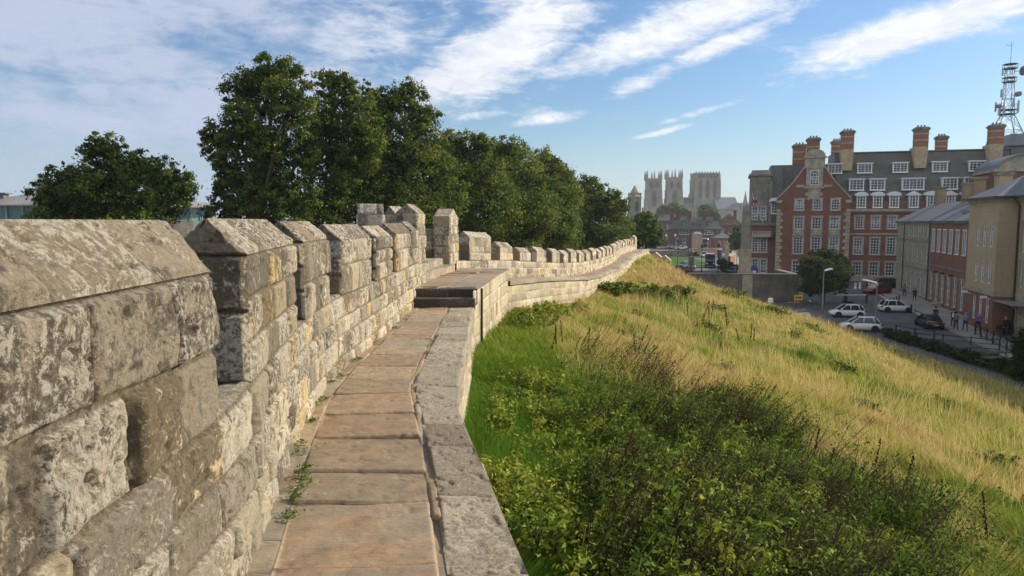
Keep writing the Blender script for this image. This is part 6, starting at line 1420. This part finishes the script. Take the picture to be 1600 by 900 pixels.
# railings
def railing(x0, y0, x1, y1, label, cross):
    a = math.atan2(y1 - y0, x1 - x0); L = math.hypot(x1 - x0, y1 - y0); o = empty('railing', (x0, y0, -9.98), a, label, 'railing'); n = max(2, round(L / 1.6)); d = L / n
    for i in range(n + 1): p = MB(); p.box(i * d - .05, i * d + .05, -.05, .05, 0, 1.15, (.01, .01)); p.build('post', M_black, o)
    r = MB(); r.box(.05, L - .05, -.025, .025, 1.0, 1.06); r.box(.05, L - .05, -.025, .025, .28, .33); r.build('rail', M_black, o)
    r = MB()
    for i in range(n):
        if cross: r.tube([(i * d + .05, 0, .33), ((i + 1) * d - .05, 0, 1.0)], .025, 4); r.tube([(i * d + .05, .03, 1.0), ((i + 1) * d - .05, .03, .33)], .025, 4)
        else: r.box(i * d + .05, (i + 1) * d - .05, -.02, .02, .64, .68)
    r.build('infill', M_black, o)
railing(40.6, 61.6, 37.4, 52.2, 'black crossed railing along the kerb beside the people', True)
railing(32.6, 56.6, 37.0, 53.2, 'black plain railing closing the car park above the picnic lawn', False)
railing(33.0, 60.4, 34.4, 57.2, 'short black railing at the car park edge behind the bank', False)
def picnic(x, y, a, label):
    o = empty('picnic_table', (x, y, -9.96), R(a), label, 'picnic table')
    b = MB(); b.box(-.9, .9, -.36, .36, .72, .77); b.build('tabletop', M_dwood, o)
    for s in (-1, 1): b = MB(); b.box(-.9, .9, s * .72 - .13, s * .72 + .13, .43, .47); b.build('bench', M_dwood, o)
    for s in (-1, 1):
        b = MB(); b.tube([(s * .65, -.6, 0), (s * .65, -.2, .72)], .05, 4); b.tube([(s * .65, .6, 0), (s * .65, .2, .72)], .05, 4); b.box(s * .65 - .03, s * .65 + .03, -.8, .8, .36, .42); b.build('leg', M_dwood, o)
M_dwood = plain('weathered_dark_wood', (.10, .085, .07), .8, .2, 0, .35, 3)
picnic(33.4, 51.9, 10, 'dark picnic table nearest the railing on the small lawn'); picnic(34.2, 49.6, 14, 'dark picnic table in the middle of the small lawn'); picnic(32.9, 47.6, 8, 'dark picnic table nearest the bank on the small lawn')
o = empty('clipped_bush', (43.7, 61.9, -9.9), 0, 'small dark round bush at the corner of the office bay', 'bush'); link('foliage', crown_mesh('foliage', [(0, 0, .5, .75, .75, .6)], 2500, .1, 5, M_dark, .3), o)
# walls, piers and lamps beyond the wall end
def lowwall(x0, y0, x1, y1, h, th, m, label):
    a = math.atan2(y1 - y0, x1 - x0); L = math.hypot(x1 - x0, y1 - y0); o = empty('garden_wall', (x0, y0, -10), a, label, 'wall'); o['kind'] = 'thing'
    b = MB(); b.box(0, L, 0, th, 0, h); b.build('wall', m, o); b = MB(); b.box(-.05, L + .05, -.05, th + .05, h, h + .14); b.build('coping', M_stone, o)
lowwall(30, 202, 51, 202, 1.6, .4, M_dstone, 'low grey stone wall along the back of the bright lawn')
lowwall(46.2, 150, 51, 162, 2.6, .5, M_brick2, 'brown brick wall on the street left of the obelisk')
lowwall(51.2, 205, 63, 212, 2.0, .4, M_tan2, 'buff wall below the small round green tree')
lowwall(34.8, 135, 37.6, 146.5, 1.3, .4, M_dstone, 'short stone wall at the left of the street')
for i, (u, y, h) in enumerate([(1081.5, 139, 3.0), (1137, 172, 4.6), (1095.5, 205, 5.2)]):
    p = W(u, 346, y); o = empty('gate_pier', (p.x, y, -10), 0, ['stone pier with a round urn at the near left of the street', 'tall pale stone gate pier on the right of the street', 'tall sandy pier beside the stone block and the bus'][i], 'pier')
    b = MB(); b.box(-.45, .45, -.45, .45, 0, h); b.box(-.6, .6, -.6, .6, h, h + .2); b.build('shaft', [M_dstone, M_stone, M_stone][i], o)
    b = MB(); b.rings([(.15, h + .2), (.2, h + .4), (.55, h + .8), (.6, h + 1.1), (.2, h + 1.5), (.1, h + 1.8)] if i == 0 else [(.35, h + .2), (.2, h + .7), (.05, h + .9)], 10); b.build('finial', M_dstone, o)
for i, (u, y, h) in enumerate([(1055.5, 215, 5.4), (1041, 235, 5.0), (1060, 160, 5.2), (1098, 138, 4.8), (1124, 138, 5.0), (1153, 118, 8.2)]):
    p = W(u, 346, y); o = empty('street_lamp', (p.x, y, -10), 0, ['old lamp post with a white lantern in the yard before the brick block', 'small lamp post at the far left of the yard', 'dark lamp post standing on the bright lawn', 'dark post by the stone urn pier', 'dark post on the footway right of the van', 'tall black post just left of the obelisk'][i], 'lamp post')
    b = MB(); b.rings([(.12, 0), (.1, .8), (.06, .9), (.05, h)], 8); b.build('pole', M_black, o); b = MB(); b.rings([(.08, h), (.24, h + .3), (.26, h + .6), (.05, h + .85)], 8); b.build('lantern', M_white if i < 2 else M_black, o)
for i, (u, y, r_, h) in enumerate([(1138, 140, 1.3, 1.9), (1084, 200, 1.2, 1.4), (1067, 205, 2.2, 1.7), (1050, 206, 2.0, 1.5), (1130, 160, 1.0, 1.8)]):
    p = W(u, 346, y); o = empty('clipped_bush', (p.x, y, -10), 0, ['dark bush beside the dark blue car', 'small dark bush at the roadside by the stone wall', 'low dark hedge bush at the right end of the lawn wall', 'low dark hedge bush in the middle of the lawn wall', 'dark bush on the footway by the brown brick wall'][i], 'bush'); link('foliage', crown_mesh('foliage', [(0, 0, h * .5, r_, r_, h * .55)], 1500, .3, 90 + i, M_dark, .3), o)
# stub walls at the end of the wall walk
for i, (x, y, w_, h) in enumerate([(13.9, 72.9, 1.0, 1.35), (14.9, 73.5, 1.2, 1.3), (16.0, 74.1, 1.1, .95)]):
    o = empty('stone_stub', (x, y, -5.0), R(-20), ['left one of three gabled stone stubs at the end of the wall walk', 'middle one of three gabled stone stubs at the end of the wall walk', 'right one of three gabled stone stubs at the end of the wall walk'][i], 'wall stub')
    b = MB(); b.box(-w_ / 2, w_ / 2, -.4, .4, -2, h); b.build('shaft', M_dstone, o); b = MB(); b.prism([(-w_ / 2 - .06, h), (w_ / 2 + .06, h), (0, h + .55)], -.45, .45); b.build('coping', M_stone, o)

# ------------------------------------------------------------------ the hazy morning air
m = bpy.data.materials.new('haze'); m.use_nodes = True; T = NT(m.node_tree); T.t.nodes.clear()
ou = T.n('OutputMaterial'); vo = T.n('VolumePrincipled', {'Color': (.80, .88, 1., 1), 'Density': HAZE, 'Anisotropy': .2}); T.t.links.new(vo.outputs[0], ou.inputs['Volume'])
mb = MB(); mb.box(-700, 900, -60, 1000, -11.1, 60); tag(mb.build('haze', m), 'thin morning haze', kind='stuff')
